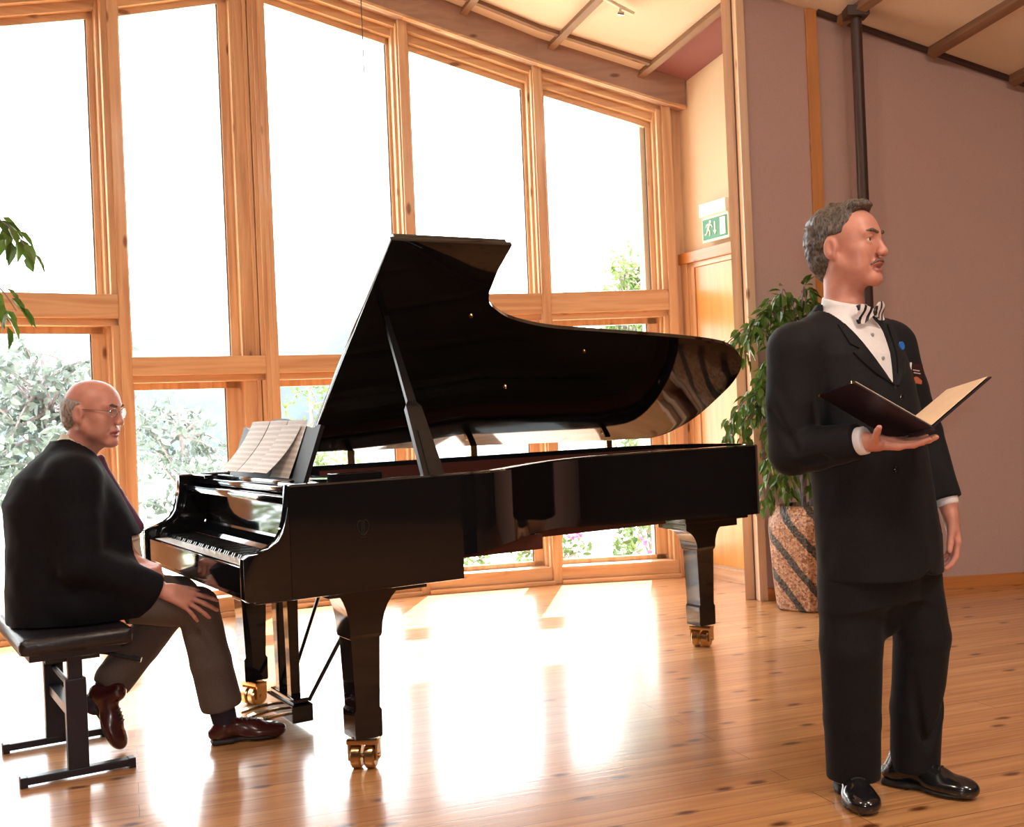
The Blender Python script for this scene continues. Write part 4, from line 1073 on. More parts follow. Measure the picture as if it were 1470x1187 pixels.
    def wrinkle(self, amp, freq, seed=0, stretch=(1, 1, 0.6), band=0.04):
        idx = np.where(np.abs(self.f) < band); rr = np.random.RandomState(seed)
        P = np.stack([self.ax[i][idx[i]]*stretch[i] for i in range(3)], 1); a = np.zeros(len(P))
        for o in range(7):
            d = rr.normal(size=3); d /= np.linalg.norm(d); fq = freq*(0.6 + 0.35*o)
            w = rr.normal(size=3); 
            a += np.sin(P @ d*fq + 1.5*np.sin(P @ w*freq*0.5) + rr.uniform(0, 6.28))/(1 + 0.45*o)
        self.f[idx] += (amp*a/2.5).astype(np.float32)
    def mesh(self):
        """naive surface nets"""
        f = self.f; s = f < 0
        nx, ny, nz = f.shape
        cnt = np.zeros((nx-1, ny-1, nz-1), np.uint8)
        for i in (0, 1):
            for j in (0, 1):
                for k in (0, 1): cnt += s[i:nx-1+i, j:ny-1+j, k:nz-1+k]
        act = (cnt > 0) & (cnt < 8); ci = np.argwhere(act)
        vid = np.full(act.shape, -1, np.int32); vid[act] = np.arange(len(ci))
        acc = np.zeros((len(ci), 3)); num = np.zeros(len(ci))
        cor = [(i, j, k) for i in (0, 1) for j in (0, 1) for k in (0, 1)]
        val = {c: f[ci[:, 0]+c[0], ci[:, 1]+c[1], ci[:, 2]+c[2]] for c in cor}
        for c in cor:
            for ax in range(3):
                if c[ax] == 0:
                    d = list(c); d[ax] = 1; d = tuple(d); a, b = val[c], val[d]
                    m = (a < 0) != (b < 0); t = np.where(m, a/np.where(m, a-b, 1), 0)
                    p = np.tile(np.array(c, float), (len(ci), 1)); p[:, ax] += t
                    acc[m] += p[m]; num[m] += 1
        V_ = self.lo + self.h*(ci + acc/num[:, None])
        faces = []
        for ax in range(3):
            o = [a for a in range(3) if a != ax]
            sl0 = [slice(None)]*3; sl1 = [slice(None)]*3; sl0[ax] = slice(0, -1); sl1[ax] = slice(1, None)
            a = s[tuple(sl0)]; b = s[tuple(sl1)]; e = np.argwhere(a != b)
            e = e[(e[:, o[0]] > 0) & (e[:, o[1]] > 0) & (e[:, o[0]] < f.shape[o[0]]-1) & (e[:, o[1]] < f.shape[o[1]]-1)]
            inside = a[tuple(e.T)]
            q = []
            for (du, dv) in ((1, 1), (0, 1), (0, 0), (1, 0)):
                c = e.copy(); c[:, o[0]] -= du; c[:, o[1]] -= dv; q.append(vid[tuple(c.T)])
            q = np.stack(q, 1)
            flip = inside if ax != 1 else ~inside
            q[~flip] = q[~flip][:, ::-1]
            faces.append(q)
        F_ = np.concatenate(faces); F_ = F_[(F_ >= 0).all(1)]
        return V_, F_
    def build(self, name, mat, parent=None, relax=1, matfun=None):
        V_, F_ = self.mesh()
        me = bpy.data.meshes.new(name)
        me.vertices.add(len(V_)); me.vertices.foreach_set('co', V_.astype(np.float32).ravel())
        me.loops.add(F_.size); me.loops.foreach_set('vertex_index', F_.astype(np.int32).ravel())
        me.polygons.add(len(F_)); me.polygons.foreach_set('loop_start', np.arange(0, F_.size, 4, dtype=np.int32)); me.polygons.foreach_set('loop_total', np.full(len(F_), 4, np.int32))
        me.update(calc_edges=True)
        if relax:
            bm = bmesh.new(); bm.from_mesh(me)
            for _ in range(relax): bmesh.ops.smooth_vert(bm, verts=bm.verts, factor=0.45, use_axis_x=True, use_axis_y=True, use_axis_z=True)
            bm.to_mesh(me); bm.free()
        o = link(name, me, mat)
        if parent is not None:
            o.parent = parent; o.matrix_parent_inverse = parent.matrix_basis.inverted()
        me.shade_smooth()
        if matfun is not None:
            c = np.empty(len(me.polygons)*3, np.float32); me.polygons.foreach_get('center', c)
            me.polygons.foreach_set('material_index', matfun(c.reshape(-1, 3)).astype(np.int32)); me.update()
        return o

class Frame:
    """local axes: x = the person's left, y = forward, z = up"""
    def __init__(self, o, fwd, up=(0, 0, 1), scale=1.0):
        self.o = np.array(o, float); f = np.array(fwd, float); f /= np.linalg.norm(f); u = np.array(up, float); u -= f*(u @ f); u /= np.linalg.norm(u)
        self.F = np.stack([np.cross(u, f)*1.0, f, u], 1); self.s = scale      # u x f = left
    def __call__(self, x, y, z): return self.o + self.F @ (np.array((x, y, z))*self.s)
    def inv(self, P): return ((P - self.o) @ self.F)/self.s

def head(S, H, mouth_open=0.004, old=False):
    s = H.s; F = H.F
    E = lambda c, r, k=0.02, op='add': S.ell(H(*c), np.array(r)*s, F, k*s, op)
    C = lambda a, b, ra, rb=None, k=0.02, op='add': S.cap(H(*a), H(*b), ra*s, (ra if rb is None else rb)*s, k*s, op)
    E((0, -0.014, 0.040), (0.077, 0.097, 0.084))
    E((0, 0.030, 0.028), (0.066, 0.064, 0.078), 0.03)
    E((0, 0.028, -0.045), (0.056, 0.058, 0.062), 0.03)
    for x in (-1, 1):
        C((x*0.056, 0.000, -0.045), (x*0.020, 0.070, -0.095), 0.017, 0.015, 0.03)
        E((x*0.043, 0.056, -0.018), (0.024, 0.024, 0.022), 0.025)
        E((x*0.040, 0.052, -0.055), (0.020, 0.026, 0.026), 0.025)
        C((x*0.012, 0.088, 0.031), (x*0.046, 0.074, 0.033), 0.0095, 0.009, 0.016)
    E((0, 0.080, -0.096), (0.022, 0.018, 0.017), 0.02)
    for x in (-1, 1):
        E((x*0.032, 0.096, 0.012), (0.018, 0.015, 0.0125), 0.012, 'sub')
    # nose
    C((0, 0.090, 0.022), (0, 0.107, -0.018), 0.0088, 0.0115, 0.012)
    E((0, 0.108, -0.023), (0.0130, 0.0125, 0.011), 0.008)
    for x in (-1, 1):
        E((x*0.0125, 0.104, -0.027), (0.0085, 0.0105, 0.0085), 0.006)
        E((x*0.006, 0.108, -0.036), (0.0035, 0.006, 0.004), 0.003, 'sub')
        C((x*0.018, 0.096, -0.030), (x*0.034, 0.078, -0.062), 0.003, 0.0025, 0.008, 'sub')
    # lips
    E((0, 0.086, -0.052), (0.026, 0.014, 0.014), 0.012)
    E((0, 0.094, -0.0565), (0.022, 0.009, 0.0058), 0.005); E((0, 0.091, -0.070 - mouth_open*0.6), (0.019, 0.009, 0.0065), 0.005)
    E((0, 0.100, -0.063 - mouth_open*0.3), (0.020, 0.012, 0.0018 + mouth_open), 0.003, 'sub')
    # ears
    for x in (-1, 1):
        E((x*0.079, -0.014, -0.002), (0.012, 0.020, 0.033), 0.008)
        E((x*0.091, -0.009, 0.001), (0.008, 0.011, 0.021), 0.005, 'sub')
        E((x*0.074, -0.004, -0.028), (0.008, 0.009, 0.011), 0.006)
        E((x*0.078, 0.001, -0.004), (0.005, 0.005, 0.008), 0.004)
    # eyelids around the eye balls
    for x in (-1, 1):
        C((x*0.020, 0.084, 0.0195), (x*0.032, 0.0875, 0.0215), 0.0035, 0.0038, 0.004); C((x*0.032, 0.0875, 0.0215), (x*0.045, 0.080, 0.0175), 0.0038, 0.0035, 0.004)
        C((x*0.020, 0.084, 0.0065), (x*0.032, 0.086, 0.0042), 0.0032, 0.0032, 0.004); C((x*0.032, 0.086, 0.0042), (x*0.045, 0.079, 0.0075), 0.0032, 0.003, 0.004)

def eyes(H, parent, gaze=(0, 1, 0)):
    g = np.array(gaze, float); g /= np.linalg.norm(g); gw = Vector(H.F @ g)
    for x in (-0.032, 0.032):
        c = Vector(H(x, 0.0735, 0.0125)); s = H.s
        rot = gw.to_track_quat('Z', 'Y').to_matrix().to_4x4(); mt = Matrix.Translation(c) @ rot
        mb = MB(); prof = [(0.0125*s*math.sin(t), -0.0125*s*math.cos(t)) for t in np.linspace(0.02, math.pi - 0.02, 14)]
        mb.lathe(prof, seg=18, mat=mt); e = mb.build('eye', M['eye_white'], smooth=True)
        e.parent = parent; e.matrix_parent_inverse = parent.matrix_basis.inverted()
        mb = MB(); mb.lathe([(0.0002, 0.0128*s), (0.0028*s, 0.0127*s), (0.0060*s, 0.0114*s), (0.0060*s, 0.010*s), (0.0002, 0.010*s)], seg=16, mat=mt)
        i = mb.build('iris', M['iris'], smooth=True); i.parent = e

def hand(S, wrist, u, n, thumb_side, curls, spread, scale=1.0, thumb=(0.9, 0.35, 0.3), tcurl=0.3, k=0.004, palm_bend=0.0):
    """u: wrist -> knuckles, n: palm normal (out of the palm), thumb_side: +1/-1 picks the side of the thumb along u x n"""
    u = np.array(u, float); u /= np.linalg.norm(u); n = np.array(n, float); n -= u*(n @ u); n /= np.linalg.norm(n)
    t = np.cross(u, n)*thumb_side
    w = np.array(wrist, float); s = scale
    P = lambda a, b, c: w + (u*a + t*b + n*c)*s
    kn = [(0.092, 0.030), (0.096, 0.010), (0.092, -0.010), (0.084, -0.028)]
    for a, b in kn: S.cap(P(0.012, b*0.55, 0), P(a, b, -0.002), 0.0150*s, 0.0115*s, 0.014*s)
    S.cap(P(0.015, 0.012, 0.004), P(0.07, 0.0, 0.004), 0.014*s, 0.013*s, 0.014*s)
    S.cap(P(0.02, 0.022, 0.006), P(0.055, 0.032, 0.006), 0.013*s, 0.012*s, 0.012*s)
    S.cap(P(-0.03, 0, 0), P(0.02, 0.0, 0), 0.025*s, 0.021*s, 0.02*s)
    L = [(0.044, 0.027, 0.021), (0.049, 0.030, 0.022), (0.045, 0.028, 0.021), (0.035, 0.021, 0.018)]
    rr = [0.0095, 0.0098, 0.0093, 0.0083]
    for i, (a, b) in enumerate(kn):
        p = P(a, b, -0.001); ang = curls[i] if not isinstance(curls[i], (int, float)) else (curls[i], curls[i]*1.1, curls[i]*0.7)
        sp = spread[i]; d0 = u*math.cos(sp) + t*math.sin(sp); th = 0.0; r = rr[i]*s
        for j in range(3):
            th += ang[j]; d = d0*math.cos(th) + n*math.sin(th); q = p + d*L[i][j]*s
            S.cap(p, q, r, r*0.92, k if j else 0.006); r *= 0.92; p = q
    # thumb leaves the side of the palm near its base
    p = P(0.022, 0.026, 0.004); d = u*thumb[0] + t*thumb[1] + n*thumb[2]; d /= np.linalg.norm(d)
    q = p + d*0.046*s; S.cap(p, q, 0.0135*s, 0.0112*s, 0.010*s)
    d2 = d*math.cos(tcurl) + (u*0.7 + n*0.5)/np.linalg.norm(u*0.7+n*0.5)*math.sin(tcurl); d2 /= np.linalg.norm(d2)
    q2 = q + d2*0.032*s; S.cap(q, q2, 0.0108*s, 0.010*s, k)
    d3 = d2*math.cos(tcurl) + (u*0.8 + n*0.5)/np.linalg.norm(u*0.8+n*0.5)*math.sin(tcurl); q3 = q2 + d3/np.linalg.norm(d3)*0.024*s; S.cap(q2, q3, 0.010*s, 0.0085*s, k)

def shoe(S, heel, toe, w=0.048, h=0.075, ankle=None, lift=0.0):
    """heel, toe: points on the floor"""
    heel = np.array(heel, float); toe = np.array(toe, float); d = toe - heel; L = np.linalg.norm(d); d /= L
    up = np.array((0, 0, 1.0)); up -= d*(up @ d); up /= np.linalg.norm(up); sd = np.cross(up, d); F = np.stack([sd, d, up], 1)
    P = lambda a, b: heel + d*a*L + up*b
    S.ell(P(0.16, 0.028), (w*0.74, 0.052, 0.036), F, 0.02); S.ell(P(0.70, 0.020), (w*1.0, 0.085, 0.032), F, 0.03); S.ell(P(0.86, 0.017), (w*0.84, 0.045, 0.026), F, 0.02)
    S.cap(P(0.20, 0.05), P(0.62, 0.036), 0.034, 0.034, 0.02)
    S.cap(P(0.20, 0.055), P(0.22, 0.095), 0.038, 0.036, 0.02)
def sole(S, heel, toe, w=0.05):
    heel = np.array(heel, float); toe = np.array(toe, float); d = toe - heel; L = np.linalg.norm(d); d /= L
    up = np.array((0, 0, 1.0)); up -= d*(up @ d); up /= np.linalg.norm(up); sd = np.cross(up, d); F = np.stack([sd, d, up], 1)
    P = lambda a, b: heel + d*a*L + up*b
    S.ell(P(0.70, 0.008), (w*0.99, L*0.30, 0.0105), F, 0.004); S.ell(P(0.22, 0.008), (w*0.80, L*0.22, 0.0105), F, 0.02); S.box(P(0.17, 0.006), (w*0.72, L*0.15, 0.009), F, 0.006, 0.01)

def add(o, parent):
    o.parent = parent; o.matrix_parent_inverse = parent.matrix_basis.inverted(); return o

# materials of the people
def skin(name, c, lip):
    return plain(name, c, 0.42, spec=0.4, noise=0.10, nscale=25, sss=0.15), plain(name + '_lips', lip, 0.4, spec=0.4)
M['skin_a'], M['lips_a'] = skin('ruddy_skin', (0.60, 0.27, 0.20), (0.42, 0.15, 0.13))
M['skin_b'], M['lips_b'] = skin('pinkish_skin', (0.58, 0.27, 0.21), (0.42, 0.13, 0.12))
M['eye_white'] = plain('eye_white', (0.75, 0.72, 0.68), 0.15); M['iris'] = plain('dark_iris', (0.03, 0.025, 0.025), 0.1)
M['suit'] = plain('black_wool_suit', (0.010, 0.010, 0.012), 0.75, spec=0.2, sheen=0.04, noise=0.2, nscale=220, bump=0.08)
M['navy'] = plain('dark_navy_jacket', (0.007, 0.007, 0.010), 0.85, spec=0.15, sheen=0.03, noise=0.2, nscale=220, bump=0.08)
M['trouser_grey'] = plain('taupe_grey_trousers', (0.115, 0.088, 0.078), 0.85, spec=0.2, noise=0.12, nscale=200, bump=0.08)
M['shirt'] = plain('white_shirt', (0.80, 0.78, 0.80), 0.7, noise=0.03, nscale=120, bump=0.05)
M['shirt_b'] = plain('cream_shirt', (0.72, 0.62, 0.48), 0.7)
M['shoe_black'] = plain('polished_black_shoe', (0.010, 0.010, 0.012), 0.18, spec=0.5, coat=0.5)
M['shoe_brown'] = plain('oxblood_leather_shoe', (0.060, 0.012, 0.012), 0.22, spec=0.5, coat=0.4)
M['sole'] = plain('dark_rubber_sole', (0.015, 0.013, 0.013), 0.6)
M['sock'] = plain('dark_sock', (0.022, 0.014, 0.030), 0.9)
def hair_mat(name, c1, c2):
    m, nt, b, out = new_mat(name)
    tc = nt.nodes.new('ShaderNodeTexCoord'); mp = nt.nodes.new('ShaderNodeMapping'); mp.inputs['Scale'].default_value = (160, 160, 45)
    nt.links.new(tc.outputs['Object'], mp.inputs[0]); nz = nt.nodes.new('ShaderNodeTexNoise'); nz.inputs['Scale'].default_value = 1.0; nz.inputs['Detail'].default_value = 4; nz.inputs['Distortion'].default_value = 1.0
    nt.links.new(mp.outputs[0], nz.inputs[0]); rp = nt.nodes.new('ShaderNodeValToRGB'); rp.color_ramp.elements[0].position = 0.35; rp.color_ramp.elements[1].position = 0.68
    rp.color_ramp.elements[0].color = (*c1, 1); rp.color_ramp.elements[1].color = (*c2, 1); nt.links.new(nz.outputs['Fac'], rp.inputs[0]); nt.links.new(rp.outputs[0], b.inputs['Base Color'])
    b.inputs['Roughness'].default_value = 0.5; bp = nt.nodes.new('ShaderNodeBump'); bp.inputs['Strength'].default_value = 0.6; bp.inputs['Distance'].default_value = 0.004; nt.links.new(nz.outputs['Fac'], bp.inputs['Height']); nt.links.new(bp.outputs[0], b.inputs['Normal'])
    return m
M['hair_a'] = hair_mat('greying_brown_hair', (0.030, 0.020, 0.015), (0.17, 0.135, 0.11))
M['hair_b'] = hair_mat('white_grey_hair', (0.16, 0.13, 0.11), (0.46, 0.40, 0.36))

def bvh_of(o):
    dg = bpy.context.evaluated_depsgraph_get(); bm = bmesh.new(); bm.from_mesh(o.data); bm.transform(o.matrix_world); t = BVHTree.FromBMesh(bm); bm.free(); return t

def laces(shoe_o, h, t, n=4):
    """lace bars lying across the instep, dropped onto the shoe"""
    tr = bvh_of(shoe_o); d = (t - h); L = d.length; d.normalize(); up_ = Vector((0, 0, 1)); up_ = (up_ - d*up_.dot(d)).normalized(); sd = d.cross(up_); mb = MB()
    for k in range(n):
        pts = []
        for s_ in (-0.020, -0.010, 0.0, 0.010, 0.020):
            o = h + d*(L*(0.44 + 0.065*k)) + sd*s_ + up_*0.25; hit = tr.ray_cast(o, -up_)
            if hit[0] is not None: pts.append(hit[0] + up_*0.001)
        if len(pts) > 2: mb.tube(pts, 0.0028, 6)
    return mb
# ------------------------------------------------------------------ the standing man
PHI = R(35); FX = np.array((math.sin(PHI), -math.cos(PHI), 0.0)); LX = np.array((math.cos(PHI), math.sin(PHI), 0.0))
man = empty('person', (1.07, 3.36, 0))
tag(man, 'standing man in a black suit with striped bow tie holding an open black folder', 'person')
phh = R(48); HM = Frame((1.022, 3.335, 1.648), (math.sin(phh), -math.cos(phh), 0.03), (0.02, 0.0, 1), 1.03)
rows = [(0.655, 1.085, 3.34, 0.205, 0.150), (0.80, 1.082, 3.34, 0.202, 0.152), (0.95, 1.068, 3.34, 0.190, 0.148), (1.10, 1.052, 3.34, 0.192, 0.148), (1.24, 1.030, 3.335, 0.200, 0.142), (1.33, 1.015, 3.33, 0.192, 0.125), (1.395, 1.010, 3.335, 0.155, 0.10), (1.44, 1.008, 3.34, 0.105, 0.082), (1.475, 1.006, 3.345, 0.072, 0.072)]
shR, elR, wrR = np.array((0.822, 3.215, 1.345)), np.array((0.802, 3.21, 1.055)), np.array((0.955, 3.055, 1.085))
shL, elL, wrL = np.array((1.178, 3.445, 1.36)), np.array((1.275, 3.47, 1.09)), np.array((1.312, 3.40, 0.875))
hipR, knR, anR = np.array((1.00, 3.30, 0.84)), np.array((0.975, 3.305, 0.47)), np.array((0.990, 3.385, 0.085))
hipL, knL, anL = np.array((1.165, 3.395, 0.84)), np.array((1.222, 3.40, 0.47)), np.array((1.192, 3.445, 0.085))
lo, hi = (0.66, 2.82, -0.02), (1.46, 3.66, 1.83)
S = SDF(lo, hi, 0.0038)
head(S, HM, mouth_open=0.0055)
S.cap((1.012, 3.35, 1.42), HM(0, -0.018, -0.055), 0.060, 0.056, 0.03)
S.stack([r_ for r_ in rows if r_[0] > 0.9] + [(0.80, 1.082, 3.34, 0.15, 0.115)], LX, FX, k=0.03, grow=-0.03)
S.chain([shR, elR, wrR], [0.048, 0.040, 0.027], 0.03); S.chain([shL, elL, wrL], [0.048, 0.040, 0.027], 0.03)
S.chain([hipR, knR, anR], [0.075, 0.052, 0.036], 0.03); S.chain([hipL, knL, anL], [0.075, 0.052, 0.036], 0.03)
# hands
uR = np.array((0.80, -0.58, -0.02)); nR = np.array((-0.10, -0.25, 0.96))
hand(S, wrR + np.array((0.018, -0.012, -0.006)), uR, nR, 1, [(0.10, 0.22, 0.15), (0.08, 0.20, 0.15), (0.05, 0.20, 0.15), (0.02, 0.22, 0.15)], [0.03, 0.01, -0.02, -0.06], 0.93, thumb=(0.30, 0.60, 0.62), tcurl=0.15)
hand(S, wrL + np.array((0.004, -0.012, -0.03)), (0.06, -0.16, -0.98), (-0.95, 0.10, -0.08), -1, [(0.25, 0.45, 0.3), (0.28, 0.5, 0.35), (0.32, 0.5, 0.35), (0.35, 0.5, 0.35)], [0.05, 0.01, -0.03, -0.08], 1.0, thumb=(0.92, 0.28, 0.25), tcurl=0.12)
def lips_idx(P):
    q = HM.inv(P); return ((np.abs(q[:, 0]) < 0.025) & (q[:, 1] > 0.080) & (q[:, 2] < -0.0495) & (q[:, 2] > -0.0845) & ((q[:, 0]/0.025)**2 + ((q[:, 2] + 0.0665)/0.0175)**2 < 1)).astype(int)
body = S.build('body', [M['skin_a'], M['lips_a']], man, relax=1, matfun=lips_idx)
eyes(HM, man, (0.15, 1, 0.02))
# hair: short, greying, a little wavy, receding at the temples
S = SDF(HM.o - 0.17, HM.o + 0.18, 0.0035)
S.ell(HM(0, -0.022, 0.050), np.array((0.084, 0.102, 0.088))*HM.s, HM.F, 0.01)
S.ell(HM(0, -0.062, -0.012), np.array((0.070, 0.055, 0.072))*HM.s, HM.F, 0.03)
S.ell(HM(0.0, 0.040, 0.118), np.array((0.050, 0.040, 0.020))*HM.s, HM.F, 0.02)
S.wrinkle(0.0055, 95, 3, (1, 1, 1), 0.03); S.wrinkle(0.003, 190, 5, (1, 1, 1), 0.03)
Fi = HM.F.T
def face_cut(X, Y, Z):
    x, y, z = X - HM.o[0], Y - HM.o[1], Z - HM.o[2]
    lx = (x*Fi[0][0] + y*Fi[0][1] + z*Fi[0][2])/HM.s; ly = (x*Fi[1][0] + y*Fi[1][1] + z*Fi[1][2])/HM.s; lz = (x*Fi[2][0] + y*Fi[2][1] + z*Fi[2][2])/HM.s
    # hairline: forehead border high, sideburn in front of the ear, nape low
    hl = 0.104 - 0.35*np.maximum(0, 0.058 - ly)*(np.abs(lx) > 0.0) - 0.6*np.maximum(0, np.abs(lx) - 0.045)*0 
    front = ly - (0.020 + 0.030*np.clip((lz - 0.03)/0.06, 0, 1) + 0.06*np.clip((lz - 0.100)/0.03, 0, 1))      # in front of this -> bare unless above the forehead
    ear = np.sqrt(((ly + 0.008)/0.024)**2 + ((lz + 0.006)/0.040)**2) - 1
    d1 = np.maximum(-front, lz - 0.112)          # face region, negative inside
    d2 = np.maximum(ear*0.024, 0.060 - np.abs(lx)); d3 = np.maximum(lz + 0.035, -0.012 - ly)   # below the ear in front of the nape
    return np.minimum(np.minimum(d1, d2), d3)
S.cut(face_cut, S.lo, S.lo + S.h*(S.n-1), 0.006)
S.build('hair', M['hair_a'], man, relax=1)
# eyebrows
S = SDF(HM.o - 0.12, HM.o + 0.16, 0.0025)
for x in (-1, 1): S.cap(HM(x*0.013, 0.1000, 0.033), HM(x*0.034, 0.0945, 0.039), 0.0048, 0.0048, 0.004); S.cap(HM(x*0.034, 0.0945, 0.039), HM(x*0.051, 0.0800, 0.035), 0.0048, 0.003, 0.004)
S.build('eyebrows', M['hair_a'], man, relax=0)
# moustache and goatee, thin and greying
S = SDF(HM.o - 0.12, HM.o + 0.16, 0.0025)
for x in (-1, 1): S.cap(HM(0, 0.1010, -0.0455), HM(x*0.018, 0.0960, -0.048), 0.0050, 0.0046, 0.004); S.cap(HM(x*0.018, 0.0960, -0.048), HM(x*0.030, 0.0845, -0.058), 0.0046, 0.003, 0.004)
S.build('moustache', plain('greying_stubble', (0.20, 0.105, 0.085), 0.7, noise=0.3, nscale=300), man, relax=0)

# shirt
S = SDF(lo, hi, 0.005)
S.stack([r_ for r_ in rows if r_[0] > 0.9], LX, FX, k=0.02, grow=-0.014)
nb = np.array((1.010, 3.345, 1.435)); nt_ = HM(0, -0.018, -0.060)
ax = (nt_ - nb)/np.linalg.norm(nt_ - nb)
S.cap(nb, nb + ax*0.055, 0.068, 0.0655, 0.02)
def collar_cut(X, Y, Z):      # slanting top edge of the collar: lower at the front
    return -(Z - (1.497 - 0.32*((X - nb[0])*FX[0] + (Y - nb[1])*FX[1])))
S.cut(collar_cut, (0.88, 3.2, 1.44), (1.15, 3.5, 1.6), 0.004)
S.cap(wrR + (wrR - elR)/np.linalg.norm(wrR - elR)*-0.03, wrR + (wrR - elR)/np.linalg.norm(wrR - elR)*0.018, 0.039, 0.039, 0.004)
S.cap(wrL + np.array((0, 0, 0.02)), wrL + (wrL - elL)/np.linalg.norm(wrL - elL)*0.016, 0.0335, 0.0335, 0.004)
for w_, e_ in ((wrR, elR), (wrL, elL)):
    d = (w_ - e_)/np.linalg.norm(w_ - e_)
    S.cut(lambda X, Y, Z: -((X - w_[0])*d[0] + (Y - w_[1])*d[1] + (Z - w_[2])*d[2] - 0.014), w_ - 0.06, w_ + 0.07, 0.003)
S.build('shirt', M['shirt'], man, relax=1)
# jacket
S = SDF(lo, hi, 0.005)
S.stack(rows, LX, FX, k=0.03, p=2.3)
S.cap((0.965, 3.335, 1.425), shR + np.array((0.0, 0.0, 0.008)), 0.055, 0.066, 0.05); S.cap((1.055, 3.375, 1.425), shL + np.array((0, 0, 0.004)), 0.055, 0.064, 0.05)
dR = (wrR - elR)/np.linalg.norm(wrR - elR); dL = (wrL - elL)/np.linalg.norm(wrL - elL)
S.chain([shR, shR*0.5 + elR*0.5 + np.array((-0.008, 0.0, 0)), elR, elR + dR*0.08, wrR - dR*0.008], [0.076, 0.070, 0.066, 0.062, 0.050], 0.03)
S.chain([shL, shL*0.5 + elL*0.5, elL, wrL], [0.072, 0.064, 0.058, 0.049], 0.03)
S.cap(shR + np.array((0.03, 0.03, -0.07)), elR + np.array((0.03, 0.02, 0.05)), 0.05, 0.045, 0.03)
S.wrinkle(0.0022, 40, 11, (1, 1, 0.6))
for a_, b_, r_ in (((0.745, 3.16, 1.27), (0.80, 3.12, 1.12), 0.006), ((0.735, 3.18, 1.17), (0.80, 3.13, 1.06), 0.006), ((0.86, 3.09, 1.04), (0.80, 3.14, 1.02), 0.006), ((0.90, 3.13, 1.22), (0.93, 3.16, 1.06), 0.008)): S.cap(a_, b_, r_, r_*0.5, 0.025, 'sub')

for w_, d in ((wrR, dR), (wrL, dL)):
    S.cut(lambda X, Y, Z: -((X - w_[0])*d[0] + (Y - w_[1])*d[1] + (Z - w_[2])*d[2] + 0.008), w_ - 0.08, w_ + 0.09, 0.003)
cen = lambda Z: (np.interp(Z, [r_[0] for r_ in rows], [r_[1] for r_ in rows]), np.interp(Z, [r_[0] for r_ in rows], [r_[2] for r_ in rows]))
def vneck(X, Y, Z):
    cx, cy = cen(Z); lx = (X-cx)*LX[0] + (Y-cy)*LX[1]; ly = (X-cx)*FX[0] + (Y-cy)*FX[1]
    hw = 0.105*np.clip((Z - 1.225)/0.25, 0, 1)**0.85
    return np.maximum(np.abs(lx + 0.004) - hw, np.maximum(-ly + 0.0 - 0.02*(Z > 1.44), 1.222 - Z))*0.9
S.cut(vneck, (0.75, 2.95, 1.20), (1.30, 3.45, 1.56), 0.004)
# round hole for the collar
S.cap((1.010, 3.350, 1.47), HM(0, -0.03, -0.02), 0.0705, 0.08, 0.004, 'sub')
# curved front hem with the opening
def hem(X, Y, Z):
    cx, cy = cen(Z); lx = (X-cx)*LX[0] + (Y-cy)*LX[1]; ly = (X-cx)*FX[0] + (Y-cy)*FX[1]
    return Z - (0.672 + 0.022*np.clip((0.06 - np.abs(lx - 0.02))/0.06, 0, 1)**2*(ly > 0.04))
S.cut(hem, (0.6, 2.9, 0.60), (1.5, 3.7, 0.76), 0.004)
# lapel and front edge relief: shallow grooves
def groove(a, b, r=0.003): S.cap(a, b, r, r, 0.003, 'sub')
jacket = S.build('jacket', M['suit'], man, relax=1)
jb = bvh_of(jacket)
def cast(lx, z, off=0.0, side=FX):
    cx, cy = cen(np.array(z)); o = Vector((float(cx) + LX[0]*lx + side[0]*0.5, float(cy) + LX[1]*lx + side[1]*0.5, z)); h = jb.ray_cast(o, Vector(-side))
    if h[0] is None: return Vector((float(cx), float(cy), z)) + Vector(side)*0.15, Vector(side)
    return h[0] + Vector(side)*off, h[1]
# lapels: thin cloth panels lying on the chest
def lapel(sgn, name='lapel'):
    rows_ = [(1.236, 0.006, 0.012), (1.27, 0.028, 0.064), (1.31, 0.048, 0.100), (1.335, 0.060, 0.116), (1.345, 0.064, 0.090), (1.36, 0.070, 0.112), (1.39, 0.082, 0.112), (1.42, 0.092, 0.112)]
    bm = bmesh.new(); G = []
    for z, a, b in rows_:
        rw = []
        for k in range(5):
            lx = sgn*(a + (b-a)*k/4) - 0.004; p, nn = cast(lx, z, 0.006 + 0.004*math.sin(k/4*math.pi)); rw.append(bm.verts.new(p))
        G.append(rw)
    for i in range(len(G)-1):
        for k in range(4): bm.faces.new((G[i][k], G[i][k+1], G[i+1][k+1], G[i+1][k]))
    bmesh.ops.recalc_face_normals(bm, faces=bm.faces); bmesh.ops.solidify(bm, geom=list(bm.faces), thickness=0.004)
    mb = MB(); mb.bm.free(); mb.bm = bm; add(mb.build(name, M['suit'], smooth=True, angle=50), man)
lapel(-1); lapel(1)
# buttons of jacket
for lx, z in ((0.012, 1.20), (0.016, 1.09), (-0.07, 0.995)):
    mb = MB(); p, nn = cast(lx, z); rm = Matrix.Translation(p + Vector(FX)*0.003) @ Vector(FX).to_track_quat('Z', 'Y').to_matrix().to_4x4(); mb.lathe([(0.0005, 0.002), (0.008, 0.002), (0.0095, 0.0), (0.0095, -0.003)], seg=16, mat=rm)
    add(mb.build('jacket_button', M['shoe_black'], smooth=True), man)
